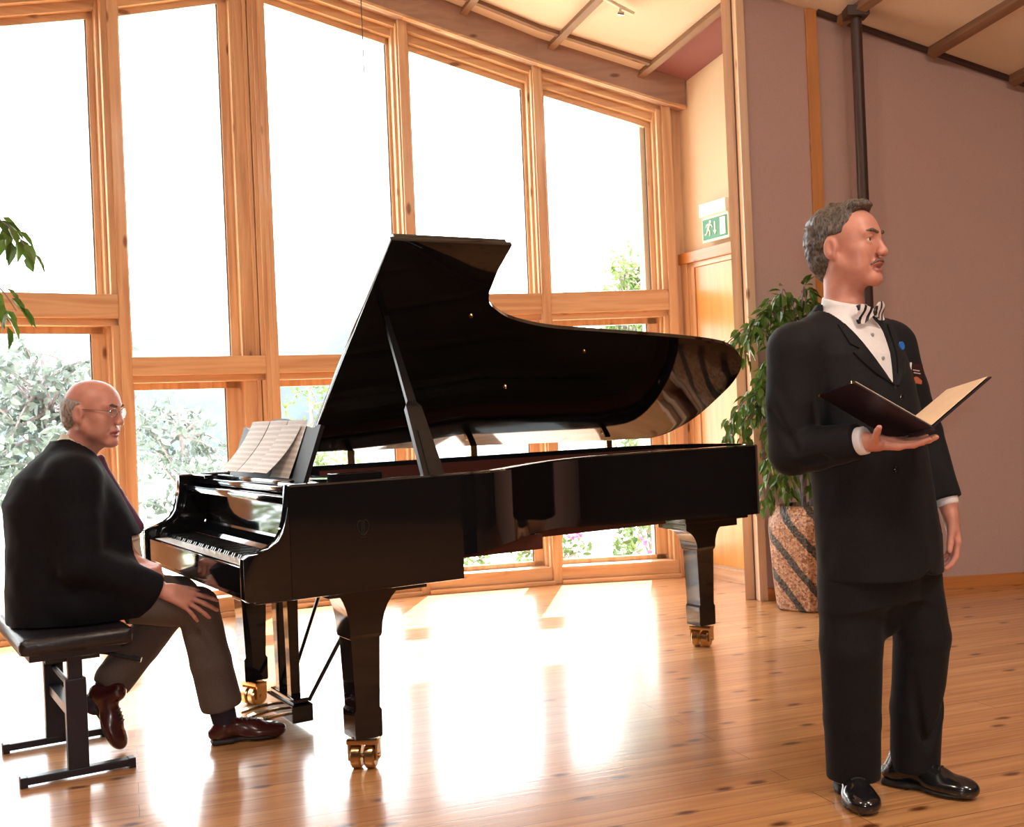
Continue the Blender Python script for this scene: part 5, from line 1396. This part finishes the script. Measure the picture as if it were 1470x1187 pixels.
# shirt buttons
sb_rows = [(1.385, 0.0), (1.315, 0.0)]
for z, lx in sb_rows:
    mb = MB(); cx, cy = cen(np.array(z)); ry = np.interp(z, [r_[0] for r_ in rows], [r_[4] for r_ in rows]) - 0.012
    p = Vector((float(cx) + FX[0]*ry, float(cy) + FX[1]*ry, z)); rm = Matrix.Translation(p) @ Vector(FX).to_track_quat('Z', 'Y').to_matrix().to_4x4(); mb.lathe([(0.0005, 0.002), (0.005, 0.002), (0.006, 0.0), (0.006, -0.003)], seg=14, mat=rm)
    add(mb.build('shirt_button', plain('grey_button', (0.35, 0.34, 0.34), 0.3), smooth=True), man)
# bow tie, dark stripes on silver
def stripes():
    m, nt, b, out = new_mat('striped_silk')
    tc = nt.nodes.new('ShaderNodeTexCoord'); sp = nt.nodes.new('ShaderNodeSeparateXYZ'); nt.links.new(tc.outputs['UV'], sp.inputs[0])
    ad = nt.nodes.new('ShaderNodeMath'); ad.operation = 'MULTIPLY_ADD'; ad.inputs[1].default_value = -0.55; nt.links.new(sp.outputs['Y'], ad.inputs[0]); nt.links.new(sp.outputs['X'], ad.inputs[2])
    mu = nt.nodes.new('ShaderNodeMath'); mu.operation = 'MULTIPLY'; mu.inputs[1].default_value = 40; nt.links.new(ad.outputs[0], mu.inputs[0])
    fr = nt.nodes.new('ShaderNodeMath'); fr.operation = 'FRACT'; nt.links.new(mu.outputs[0], fr.inputs[0])
    lt = nt.nodes.new('ShaderNodeMath'); lt.operation = 'LESS_THAN'; lt.inputs[1].default_value = 0.42; nt.links.new(fr.outputs[0], lt.inputs[0])
    mx = nt.nodes.new('ShaderNodeMix'); mx.data_type = 'RGBA'; nt.links.new(lt.outputs[0], mx.inputs['Factor']); mx.inputs['A'].default_value = (0.68, 0.62, 0.62, 1); mx.inputs['B'].default_value = (0.012, 0.012, 0.02, 1)
    nt.links.new(mx.outputs['Result'], b.inputs['Base Color']); b.inputs['Roughness'].default_value = 0.35; return m
M['bow'] = stripes()
BF = Frame((1.010 + FX[0]*0.090 + 0.004, 3.345 + FX[1]*0.090, 1.452), FX, (0.06, 0, 1))
bm = bmesh.new(); uvl = bm.loops.layers.uv.new('UVMap')
for sgn in (-1, 1):
    nu, nv = 8, 6; G = {}
    for i in range(nu+1):
        for j in range(nv+1):
            u = i/nu; v = j/nv*2 - 1; x = sgn*(0.006 + 0.052*u); hgt = 0.010 + 0.019*min(1, u*1.5) - 0.004*max(0, u-0.8)*5*0.5
            y = 0.010 - 0.012*u + 0.004*math.sin(v*4)*u; tilt = sgn*0.010*u
            for side, yy in ((0, y + 0.004), (1, y - 0.004)): G[i, j, side] = (bm.verts.new(Vector(BF(x, yy, v*hgt + tilt))), (x, v*hgt))
    def fc(*ks):
        f = bm.faces.new([G[k][0] for k in ks])
        for lp, k in zip(f.loops, ks): lp[uvl].uv = G[k][1]
    for i in range(nu):
        for j in range(nv): fc((i, j, 0), (i+1, j, 0), (i+1, j+1, 0), (i, j+1, 0)); fc((i, j, 1), (i, j+1, 1), (i+1, j+1, 1), (i+1, j, 1))
        fc((i, 0, 0), (i, 0, 1), (i+1, 0, 1), (i+1, 0, 0)); fc((i, nv, 0), (i+1, nv, 0), (i+1, nv, 1), (i, nv, 1))
    for j in range(nv): fc((nu, j, 0), (nu, j, 1), (nu, j+1, 1), (nu, j+1, 0))
bmesh.ops.recalc_face_normals(bm, faces=bm.faces)
mb = MB(); mb.bm.free(); mb.bm = bm; bow = add(mb.build('bow_tie', M['bow'], smooth=True, angle=50), man)
S = SDF(BF.o - 0.03, BF.o + 0.03, 0.0025); S.ell(BF(0, 0.012, 0), (0.009, 0.008, 0.012), BF.F, 0.002); S.build('bow_knot', M['bow'], man, relax=1)
# blue dot and name badge on the left of the chest
p, nn = cast(0.098, 1.352, 0.013)
mb = MB(); rm = Matrix.Translation(p) @ (Vector(FX)*0.85 + nn*0.3).to_track_quat('Z', 'Y').to_matrix().to_4x4(); mb.lathe([(0.0, 0.001), (0.0125, 0.001), (0.0125, -0.003)], seg=20, mat=rm)
o = add(mb.build('round_sticker', plain('blue_sticker', (0.02, 0.16, 0.62), 0.5)), man); o['label'] = 'round bright blue sticker on the lapel'
p, nn = cast(0.158, 1.268, 0.007); p = p + Vector((0.0, -0.012, 0)); nn = Vector((0.28, -0.95, 0.08)).normalized()
zz = Vector((0.16, 0.1, 1)).normalized(); xx = zz.cross(nn).normalized(); zz = nn.cross(xx).normalized()
rm = Matrix((xx, zz, nn)).transposed().to_4x4(); rm.translation = p
def badge_mat():
    m, nt, b, out = new_mat('badge_print'); tc = nt.nodes.new('ShaderNodeTexCoord')
    sp = nt.nodes.new('ShaderNodeSeparateXYZ'); nt.links.new(tc.outputs['Object'], sp.inputs[0])
    b.inputs['Base Color'].default_value = (0.05, 0.012, 0.012, 1); b.inputs['Roughness'].default_value = 0.35; return m
bd = empty('name_badge'); add(bd, man)
def bpart(name, mb, mat):
    mb.bm.transform(rm); o = mb.build(name, mat, smooth=False); o.parent = bd; return o
mb = MB(); mb.box(-0.021, 0.021, -0.030, 0.030, -0.003, 0.0); bpart('holder', mb, plain('badge_dark_card', (0.035, 0.010, 0.010), 0.3))
mb = MB(); mb.box(-0.024, -0.019, -0.031, 0.031, -0.002, 0.002); bpart('clip_edge', mb, M['shirt'])
mb = MB()
for y, a, b in ((0.010, -0.012, 0.010), (0.002, -0.009, 0.011)):
    x = a
    rr = random.Random(int(y*1000))
    while x < b: w_ = rr.uniform(0.0018, 0.004); mb.box(x, x + w_, y - 0.0016, y + 0.0016, 0.0, 0.0006); x += w_ + 0.0009
bpart('print_lines', mb, plain('badge_pale_print', (0.5, 0.42, 0.42), 0.5))
mb = MB(); mb.prism([(-0.018, -0.029), (0.021, -0.029), (0.021, -0.018), (0.008, -0.010), (0.0, -0.008), (-0.012, -0.016)], 'z', 0.0, 0.0006); bpart('picture', mb, plain('badge_orange_picture', (0.40, 0.10, 0.05), 0.5))
# trousers
S = SDF(lo, hi, 0.0055)
S.stack([(0.60, 1.075, 3.345, 0.165, 0.115), (0.75, 1.082, 3.345, 0.178, 0.13), (0.93, 1.075, 3.345, 0.168, 0.125)], LX, FX, k=0.04)
S.chain([hipR, (hipR+knR)/2, knR, (knR*0.4+anR*0.6), np.array((0.990, 3.385, 0.055))], [0.102, 0.096, 0.090, 0.084, 0.080], 0.05)
S.cap((1.083, 3.345, 0.70), (1.092, 3.350, 0.53), 0.075, 0.045, 0.06)
S.chain([hipL, (hipL+knL)/2, knL, (knL*0.4+anL*0.6), np.array((1.196, 3.438, 0.065))], [0.096, 0.089, 0.083, 0.077, 0.074], 0.04)
S.wrinkle(0.0013, 45, 4, (1, 1, 0.35))
S.cap((1.16, 3.33, 0.36), (1.20, 3.37, 0.16), 0.012, 0.006, 0.02, 'sub'); S.cap((1.28, 3.40, 0.30), (1.21, 3.355, 0.14), 0.010, 0.006, 0.02, 'sub')
S.cut(lambda X, Y, Z: Z - 0.052 - 0.05*(3.40 - Y)*0.3, (0.6, 2.8, -0.05), (1.5, 3.7, 0.10), 0.004)
S.build('trousers', M['suit'], man, relax=1)
# shoes
for nm, h_, t_ in (('shoe', (0.983, 3.468, 0.0), (0.972, 3.195, 0.0)), ('shoe', (1.115, 3.492, 0.0), (1.325, 3.292, 0.0))):
    S = SDF(np.minimum(h_, t_) - 0.1, np.maximum(h_, t_) + np.array((0.1, 0.1, 0.16)), 0.004)
    shoe(S, np.array(h_) + np.array((0, 0, 0.012)), np.array(t_) + np.array((0, 0, 0.010)), 0.052)
    so = S.build(nm, M['shoe_black'], man, relax=1)
    S = SDF(np.minimum(h_, t_) - 0.1, np.maximum(h_, t_) + np.array((0.1, 0.1, 0.1)), 0.004); sole(S, np.array(h_) + np.array((0, 0, 0.004)), np.array(t_) + np.array((0, 0, 0.004)), 0.053)
    s2 = S.build('sole', M['sole'], None, relax=1); s2.parent = so
    mb = laces(so, Vector(h_), Vector(t_))
    l = mb.build('laces', M['sole'], smooth=True); l.parent = so

# folder held open in his right hand
S1, S0 = Vector((1.093, 2.90, 1.115)), Vector((1.057, 3.115, 1.083))
LO1 = Vector((0.899, 2.93, 1.244)); RO1 = Vector((1.274, 2.95, 1.242)); dS = S0 - S1
fo = empty('open_folder', (1.075, 3.0, 1.1)); tag(fo, 'open black folder with a cream page held by the standing man', 'folder')
M['folder'] = plain('black_leatherette', (0.020, 0.010, 0.016), 0.35, spec=0.5, noise=0.2, nscale=200, bump=0.1)
M['cream_page'] = plain('cream_page', (0.86, 0.66, 0.46), 0.7, noise=0.03, nscale=20)
def slab(corners, th, name, mat, side):
    a, b, c, d = [Vector(x) for x in corners]; n = (b-a).cross(d-a).normalized()*side
    bm = bmesh.new(); lo_ = [bm.verts.new(x) for x in (a, b, c, d)]; hi_ = [bm.verts.new(x + n*th) for x in (a, b, c, d)]
    bm.faces.new(lo_); bm.faces.new(hi_[::-1])
    for k in range(4): bm.faces.new((lo_[k], hi_[k], hi_[(k+1) % 4], lo_[(k+1) % 4]))
    bmesh.ops.recalc_face_normals(bm, faces=bm.faces); bmesh.ops.bevel(bm, geom=list(bm.edges), offset=0.0012, segments=2, affect='EDGES')
    mb = MB(); mb.bm.free(); mb.bm = bm; return add(mb.build(name, mat), fo)
slab((S1, S0, LO1 + dS*0.96, LO1), 0.005, 'cover', M['folder'], 1)
slab((S1, RO1, RO1 + dS*0.96, S0), 0.005, 'cover', M['folder'], 1)
mb = MB(); mb.tube([S1 + Vector((0, 0, -0.002)), S0 + Vector((0, 0, -0.002))], 0.006, 8); add(mb.build('spine', M['folder'], smooth=True), fo)
nR_ = (RO1 - S1).cross(dS).normalized(); nL_ = dS.cross(LO1 - S1).normalized()
if nR_.z < 0: nR_ = -nR_
if nL_.z < 0: nL_ = -nL_
def inset(a, b, c, d, n, off):
    cen_ = (a+b+c+d)/4; return [x + (cen_ - x)*0.05 + n*off for x in (a, b, c, d)]
slab(inset(S1, RO1, RO1 + dS*0.96, S0, nR_, 0.0075), 0.002, 'page', M['cream_page'], 1)
slab(inset(S1, S0, LO1 + dS*0.96, LO1, nL_, 0.0075), 0.002, 'page', M['cream_page'], 1)
mb = MB()
for c in (LO1, LO1 + dS*0.96):
    mb.lathe([(0.0, -0.004), (0.005, -0.003), (0.005, 0.004), (0.0, 0.005)], c=tuple(c), seg=10)
add(mb.build('brass_corner', M['brass'], smooth=True), fo)
# ------------------------------------------------------------------ piano bench
VX = np.array((0.858, 0.5135, 0.0)); WX = np.array((-0.5135, 0.858, 0.0))
bench = empty('piano_bench', (-1.685, 4.09, 0), PR); tag(bench, 'black padded piano bench on two steel columns under the seated man', 'bench')
mb = MB(); mb.box(-0.185, 0.185, -0.335, 0.335, 0.452, 0.512, bevel=0.022); mb.build('seat', M['leather'], bench, smooth=True, angle=60)
mb = MB(); mb.box(-0.15, 0.15, -0.29, 0.29, 0.425, 0.455, bevel=0.004); mb.box(-0.09, 0.09, -0.22, 0.22, 0.40, 0.426); mb.build('seat_frame', M['bench_metal'], bench)
for y in (-0.245, 0.245):
    mb = MB(); mb.box(-0.035, 0.035, y - 0.018, y + 0.018, 0.03, 0.345, bevel=0.004); mb.box(-0.024, 0.024, y - 0.013, y + 0.013, 0.33, 0.43); mb.build('column', M['bench_metal'], bench)
    mb = MB(); mb.box(-0.19, 0.19, y - 0.020, y + 0.020, 0.008, 0.034, bevel=0.004); mb.box(-0.19, -0.165, y - 0.021, y + 0.021, 0.0, 0.036, bevel=0.003); mb.box(0.165, 0.19, y - 0.021, y + 0.021, 0.0, 0.036, bevel=0.003); mb.build('foot_bar', M['bench_metal'], bench)
mb = MB(); mb.box(-0.02, 0.02, -0.228, 0.228, 0.20, 0.235); mb.tube([(0.0, -0.23, 0.30), (0.0, 0.23, 0.30)], 0.010, 8); mb.build('cross_bar', M['bench_metal'], bench)
mb = MB(); mb.tube([(0.02, -0.10, 0.415), (0.14, -0.16, 0.395), (0.205, -0.19, 0.375)], 0.006, 8); mb.tube([(0.205, -0.19, 0.375), (0.235, -0.205, 0.366)], 0.010, 8); mb.build('height_lever', M['bench_metal'], bench, smooth=True)

# ------------------------------------------------------------------ the seated pianist
sit = empty('person', (-1.685, 4.09, 0)); tag(sit, 'seated balding man with glasses in a dark jacket, hands on his knee', 'person')
SO = np.array((-1.70, 4.08, 0.0))
pv = lambda v, w, z: SO + VX*v + WX*w + np.array((0, 0, z))
HS = Frame((-1.545, 4.12, 1.262), (0.975, -0.20, -0.10), (0.08, 0, 1), 1.02)
rowd = [(0.505, 0.085, 0.205, 0.255), (0.65, 0.085, 0.205, 0.252), (0.80, 0.080, 0.20, 0.238), (0.95, 0.042, 0.205, 0.205), (1.04, 0.040, 0.195, 0.162), (1.095, 0.055, 0.150, 0.120), (1.135, 0.075, 0.095, 0.088), (1.165, 0.085, 0.072, 0.075)]
rows2 = [(z, *(SO + VX*cy)[:2], rx, ry) for z, cy, rx, ry in rowd]
# local side axis of the trunk = WX, front = VX
shR, elR, wrR = pv(0.05, -0.175, 1.035), pv(0.055, -0.235, 0.735), np.array((-1.322, 4.075, 0.612))
shL, elL, wrL = pv(0.06, 0.195, 1.04), pv(0.11, 0.235, 0.76), np.array((-1.452, 4.168, 0.712))
hipR, knR, anR = pv(0.02, -0.10, 0.614), np.array((-1.205, 4.17, 0.525)), np.array((-1.140, 4.225, 0.10))
hipL, knL, anL = pv(0.02, 0.10, 0.614), np.array((-1.345, 4.395, 0.535)), np.array((-1.585, 4.185, 0.205))
lo2, hi2 = (-2.12, 3.62, -0.02), (-0.86, 4.72, 1.47)
S = SDF(lo2, hi2, 0.0042)
head(S, HS, mouth_open=0.0005, old=True)
S.cap(pv(0.085, 0, 1.10), HS(0, -0.022, -0.055), 0.062, 0.058, 0.03)
S.cap(pv(0.12, 0, 1.12), HS(0, 0.045, -0.085), 0.028, 0.022, 0.03)
S.stack([r_ for r_ in rows2 if r_[0] > 0.6], WX, VX, k=0.03, grow=-0.035)
S.chain([shR, elR, wrR], [0.050, 0.040, 0.027], 0.03); S.chain([shL, elL, wrL], [0.050, 0.040, 0.027], 0.03)
S.chain([hipR, knR, anR], [0.075, 0.052, 0.036], 0.03); S.chain([hipL, knL, anL], [0.075, 0.052, 0.036], 0.03)
# right hand spread on the knee, left hand loosely closed above it
hand(S, wrR + np.array((0.030, -0.012, -0.004)), (0.82, 0.10, -0.40), (-0.10, 0.72, -0.68), 1, [(0.02, 0.16, 0.12), (0.04, 0.18, 0.12), (0.08, 0.20, 0.15), (0.12, 0.25, 0.2)], [0.20, 0.04, -0.14, -0.34], 1.02, thumb=(0.85, 0.42, 0.25), tcurl=0.10)
hand(S, wrL + np.array((0.026, -0.006, -0.010)), (0.86, -0.38, -0.26), (-0.25, 0.20, -0.95), -1, [(0.8, 1.0, 0.5), (0.85, 1.05, 0.5), (0.9, 1.1, 0.5), (0.95, 1.1, 0.5)], [0.05, 0.02, -0.02, -0.06], 1.0, thumb=(0.85, 0.35, -0.3), tcurl=0.35)
def lips_idx2(P):
    q = HS.inv(P); return ((np.abs(q[:, 0]) < 0.025) & (q[:, 1] > 0.080) & ((q[:, 0]/0.025)**2 + ((q[:, 2] + 0.0635)/0.0135)**2 < 1)).astype(int)
S.build('body', [M['skin_b'], M['lips_b']], sit, relax=1, matfun=lips_idx2)
eyes(HS, sit, (0.0, 1, 0.0))
# fringe of white hair round the back and over the ears
S = SDF(HS.o - 0.16, HS.o + 0.17, 0.0035)
S.ell(HS(0, -0.022, 0.022), np.array((0.083, 0.100, 0.070))*HS.s, HS.F, 0.01); S.ell(HS(0, -0.066, -0.015), np.array((0.066, 0.048, 0.058))*HS.s, HS.F, 0.03)
S.wrinkle(0.0035, 120, 8, (1, 1, 1), 0.03)
Fi2 = HS.F.T
def face_cut2(X, Y, Z):
    x, y, z = X - HS.o[0], Y - HS.o[1], Z - HS.o[2]
    lx = (x*Fi2[0][0] + y*Fi2[0][1] + z*Fi2[0][2])/HS.s; ly = (x*Fi2[1][0] + y*Fi2[1][1] + z*Fi2[1][2])/HS.s; lz = (x*Fi2[2][0] + y*Fi2[2][1] + z*Fi2[2][2])/HS.s
    front = 0.012 - ly; top = 0.055 - 0.25*(ly + 0.05) - lz
    ear = np.maximum((np.sqrt(((ly + 0.006)/0.024)**2 + ((lz + 0.008)/0.038)**2) - 1)*0.024, 0.058 - np.abs(lx)); d3 = np.maximum(lz + 0.02, -0.015 - ly)
    return np.minimum(np.minimum(front, top), np.minimum(ear, d3))
S.cut(face_cut2, S.lo, S.lo + S.h*(S.n-1), 0.008)
S.build('hair', M['hair_b'], sit, relax=1)
S = SDF(HS.o - 0.12, HS.o + 0.16, 0.0025)
for x in (-1, 1): S.cap(HS(x*0.014, 0.0975, 0.033), HS(x*0.034, 0.0925, 0.038), 0.0045, 0.0045, 0.004); S.cap(HS(x*0.034, 0.0925, 0.038), HS(x*0.050, 0.0780, 0.033), 0.0045, 0.003, 0.004)
S.build('eyebrows', plain('grey_brow', (0.10, 0.07, 0.06), 0.8), sit, relax=0)
# spectacles
gl = empty('eyeglasses'); add(gl, sit)
mb = MB(); 
for x in (-1, 1):
    mb.tube([HS(x*0.034 + 0.021*math.cos(t), 0.103 - 0.006*abs(x*0.034 + 0.021*math.cos(t))/0.055, 0.010 + 0.0165*math.sin(t)) for t in np.linspace(0, 2*math.pi, 22)], 0.0011, 6)
    mb.tube([HS(x*0.055, 0.098, 0.016), HS(x*0.072, 0.06, 0.018), HS(x*0.081, -0.005, 0.017), HS(x*0.082, -0.022, 0.002)], 0.0012, 6)
mb.tube([HS(-0.013, 0.104, 0.014), HS(0, 0.108, 0.017), HS(0.013, 0.104, 0.014)], 0.0011, 6)
o = mb.build('wire_frame', M['chrome'], smooth=True); o.parent = gl
for x in (-1, 1):
    mb = MB(); bm = mb.bm; vs_ = [bm.verts.new(HS(x*0.034 + 0.0205*math.cos(t), 0.103 - 0.006*abs(x*0.034 + 0.0205*math.cos(t))/0.055, 0.010 + 0.016*math.sin(t))) for t in np.linspace(0, 2*math.pi, 20, endpoint=False)]
    bm.faces.new(vs_); bmesh.ops.solidify(bm, geom=list(bm.faces), thickness=0.0012)
    o = mb.build('lens', M['glass']); o.parent = gl
# shirt and tie
S = SDF(lo2, hi2, 0.005)
S.stack([r_ for r_ in rows2 if r_[0] > 0.6], WX, VX, k=0.02, grow=-0.016)
S.cap(pv(0.085, 0, 1.115), pv(0.105, 0, 1.165), 0.070, 0.066, 0.02)
S.cut(lambda X, Y, Z: -(Z - (1.172 - 0.55*((X - SO[0])*VX[0] + (Y - SO[1])*VX[1] - 0.095))), (-2, 3.7, 1.08), (-1.3, 4.5, 1.35), 0.004)
for w_, e_ in ((wrR, elR), (wrL, elL)):
    d = (w_ - e_)/np.linalg.norm(w_ - e_); S.cap(w_ - d*0.03, w_ + d*0.02, 0.036, 0.036, 0.004)
    S.cut(lambda X, Y, Z: -((X - w_[0])*d[0] + (Y - w_[1])*d[1] + (Z - w_[2])*d[2] - 0.017), w_ - 0.06, w_ + 0.07, 0.003)
S.build('shirt', M['shirt_b'], sit, relax=1)
S = SDF(lo2, hi2, 0.005)
S.cap(pv(0.180, 0, 1.095), pv(0.188, 0, 1.075), 0.017, 0.013, 0.005); S.chain([pv(0.188, 0, 1.07), pv(0.235, 0, 0.96), pv(0.30, 0, 0.83)], [0.014, 0.022, 0.028], 0.01)
S.build('necktie', plain('dark_red_tie', (0.10, 0.025, 0.06), 0.5), sit, relax=1)
# jacket
S = SDF(lo2, hi2, 0.0055)
S.stack(rows2, WX, VX, k=0.03, p=2.25)
S.cap(pv(0.05, -0.06, 1.090), shR, 0.050, 0.070, 0.08); S.cap(pv(0.06, 0.06, 1.090), shL, 0.050, 0.070, 0.08)
def loc2(X, Y): return (X - SO[0])*WX[0] + (Y - SO[1])*WX[1], (X - SO[0])*VX[0] + (Y - SO[1])*VX[1]
def open2(X, Y, Z):      # open front of the jacket
    lx, ly = loc2(X, Y); hw = np.interp(Z, [0.5, 0.7, 0.84, 1.0, 1.12, 1.2], [0.12, 0.06, 0.03, 0.052, 0.082, 0.09])
    return np.maximum(np.abs(lx) - hw, 0.10 - ly)
S.cut(open2, (-1.75, 3.8, 0.48), (-1.2, 4.6, 1.25), 0.004)
dR = (wrR - elR)/np.linalg.norm(wrR - elR); dL = (wrL - elL)/np.linalg.norm(wrL - elL)
S.chain([shR, (shR+elR)/2, elR, (elR*0.45 + wrR*0.55), wrR], [0.078, 0.076, 0.072, 0.066, 0.054], 0.06); S.chain([shL, (shL+elL)/2, elL, wrL], [0.082, 0.074, 0.070, 0.052], 0.04)
# skirt of the jacket over the thigh
S.cap(pv(0.06, -0.165, 0.60), pv(0.25, -0.165, 0.585), 0.085, 0.075, 0.05); S.cap(pv(0.06, 0.165, 0.60), pv(0.25, 0.165, 0.585), 0.085, 0.075, 0.05)
S.wrinkle(0.0024, 40, 21, (1, 1, 0.6))
for a_, b_, r_ in ((pv(0.14, -0.27, 1.00), pv(0.155, -0.25, 0.80), 0.008),): S.cap(a_, b_, r_, r_*0.6, 0.03, 'sub')
for w_, d in ((wrR, dR), (wrL, dL)):
    S.cut(lambda X, Y, Z: -((X - w_[0])*d[0] + (Y - w_[1])*d[1] + (Z - w_[2])*d[2] + 0.004), w_ - 0.08, w_ + 0.09, 0.003)
S.cap(pv(0.085, 0, 1.125), HS(0, -0.03, -0.03), 0.0715, 0.082, 0.004, 'sub')
S.cut(lambda X, Y, Z: Z - 0.517, (-2.2, 3.6, 0.3), (-0.9, 4.7, 0.56), 0.004)
S.build('jacket', M['navy'], sit, relax=1)
# trousers
S = SDF(lo2, hi2, 0.0055)
S.stack([(0.518, *pv(0.0, 0, 0)[:2], 0.17, 0.14), (0.62, *pv(0.0, 0, 0)[:2], 0.17, 0.14), (0.72, *pv(-0.01, 0, 0)[:2], 0.15, 0.12)], WX, VX, k=0.04)
S.chain([hipR, (hipR+knR)/2, knR, (knR*0.5+anR*0.5), anR + np.array((-0.01, 0, 0.06))], [0.088, 0.080, 0.076, 0.076, 0.078], 0.05)
S.chain([hipL, (hipL+knL)/2, knL, (knL*0.5+anL*0.5), anL + np.array((0.04, 0.035, 0.055))], [0.092, 0.088, 0.078, 0.074, 0.074], 0.05)
S.wrinkle(0.0018, 45, 14, (1, 1, 0.5))
S.cut(lambda X, Y, Z: np.where(((X+1.685)*0.858 + (Y-4.09)*0.5135) < 0.20, Z - 0.516, 1.0), (-2.0, 3.7, 0.42), (-1.2, 4.6, 0.56), 0.004)
S.cap((-1.20, 4.10, 0.44), (-1.30, 4.08, 0.36), 0.012, 0.008, 0.02, 'sub')
for a_, k_, o_ in ((anR, knR, 0.035), (anL, knL, 0.03)):
    d = (a_ - k_)/np.linalg.norm(a_ - k_); c_ = a_ - d*o_
    S.cut(lambda X, Y, Z: -((X - c_[0])*d[0] + (Y - c_[1])*d[1] + (Z - c_[2])*d[2]), c_ - 0.13, c_ + 0.13, 0.004)
S.build('trousers', M['trouser_grey'], sit, relax=1)
# socks and shoes
def foot(h_, t_, an_, kn_):
    h_, t_ = np.array(h_), np.array(t_)
    S = SDF(np.minimum(np.minimum(h_, t_), an_) - 0.12, np.maximum(np.maximum(h_, t_), an_) + 0.16, 0.004); d = (kn_ - an_)/np.linalg.norm(kn_ - an_)
    S.cap(an_ - d*0.03, an_ + d*0.10, 0.045, 0.052, 0.01); S.build('sock', M['sock'], sit, relax=1)
    S = SDF(np.minimum(h_, t_) - 0.12, np.maximum(h_, t_) + 0.16, 0.004); up = np.array((0, 0, 0.012))
    shoe(S, h_ + up*1.0, t_ + up*0.8, 0.050); so = S.build('shoe', M['shoe_brown'], sit, relax=1)
    S = SDF(np.minimum(h_, t_) - 0.12, np.maximum(h_, t_) + 0.12, 0.004); sole(S, h_ + np.array((0, 0, 0.004)), t_ + np.array((0, 0, 0.004)), 0.051)
    s2 = S.build('sole', M['sole'], None, relax=1); s2.parent = so
    mb = laces(so, Vector(h_), Vector(t_))
    l = mb.build('laces', M['sole'], smooth=True); l.parent = so
foot((-1.190, 4.205, 0.0), (-0.930, 4.290, 0.0), anR, knR)
foot((-1.625, 4.170, 0.215), (-1.525, 4.160, 0.012), anL, knL)
# ------------------------------------------------------------------ light
w = bpy.data.worlds.new('world'); scene.world = w; w.use_nodes = True
nt = w.node_tree; bg = nt.nodes['Background']
tc = nt.nodes.new('ShaderNodeTexCoord'); sp = nt.nodes.new('ShaderNodeSeparateXYZ'); nt.links.new(tc.outputs['Generated'], sp.inputs[0])
rp = nt.nodes.new('ShaderNodeValToRGB'); rp.color_ramp.elements[0].position = 0.45; rp.color_ramp.elements[0].color = (0.55, 0.58, 0.55, 1); rp.color_ramp.elements[1].position = 0.62; rp.color_ramp.elements[1].color = (0.93, 0.97, 1.0, 1)
mu = nt.nodes.new('ShaderNodeMath'); mu.operation = 'MULTIPLY_ADD'; mu.inputs[1].default_value = 0.5; mu.inputs[2].default_value = 0.5
nt.links.new(sp.outputs['Z'], mu.inputs[0]); nt.links.new(mu.outputs[0], rp.inputs[0]); nt.links.new(rp.outputs[0], bg.inputs[0])
bg.inputs[1].default_value = 11.0
def light(name, typ, energy, loc, col=(1, 1, 1), **kw):
    d = bpy.data.lights.new(name, typ); d.energy = energy; d.color = col
    for k, v in kw.items(): setattr(d, k, v)
    o = bpy.data.objects.new(name, d); COL.objects.link(o); o.location = loc; return o
sd = Vector((0.09, 0.62, 0.78)).normalized()      # towards the sun
sun = light('sun', 'SUN', 27.0, (0, 20, 20), (1.0, 0.97, 0.93), angle=R(0.6)); sun.rotation_euler = sd.to_track_quat('Z', 'Y').to_euler()
# the camera's own flash, just above the lens
fl = light('camera_flash', 'AREA', 26, (0.03, -0.02, 1.30), (1.0, 0.93, 0.88), shape='RECTANGLE', size=0.06, size_y=0.035); fl.rotation_euler = (R(90), 0, 0)
# added warm fill lights under the ceiling, standing in for unseen room lighting
for k, (x, y) in enumerate(((-2.5, 1.0), (2.5, 1.0), (0.0, -2.5), (4.8, -1.5))):
    l = light('fill_light_%d' % k, 'AREA', 125, (x, y, cz(x, y) - 0.5), (1.0, 0.82, 0.66), shape='DISK', size=1.0)
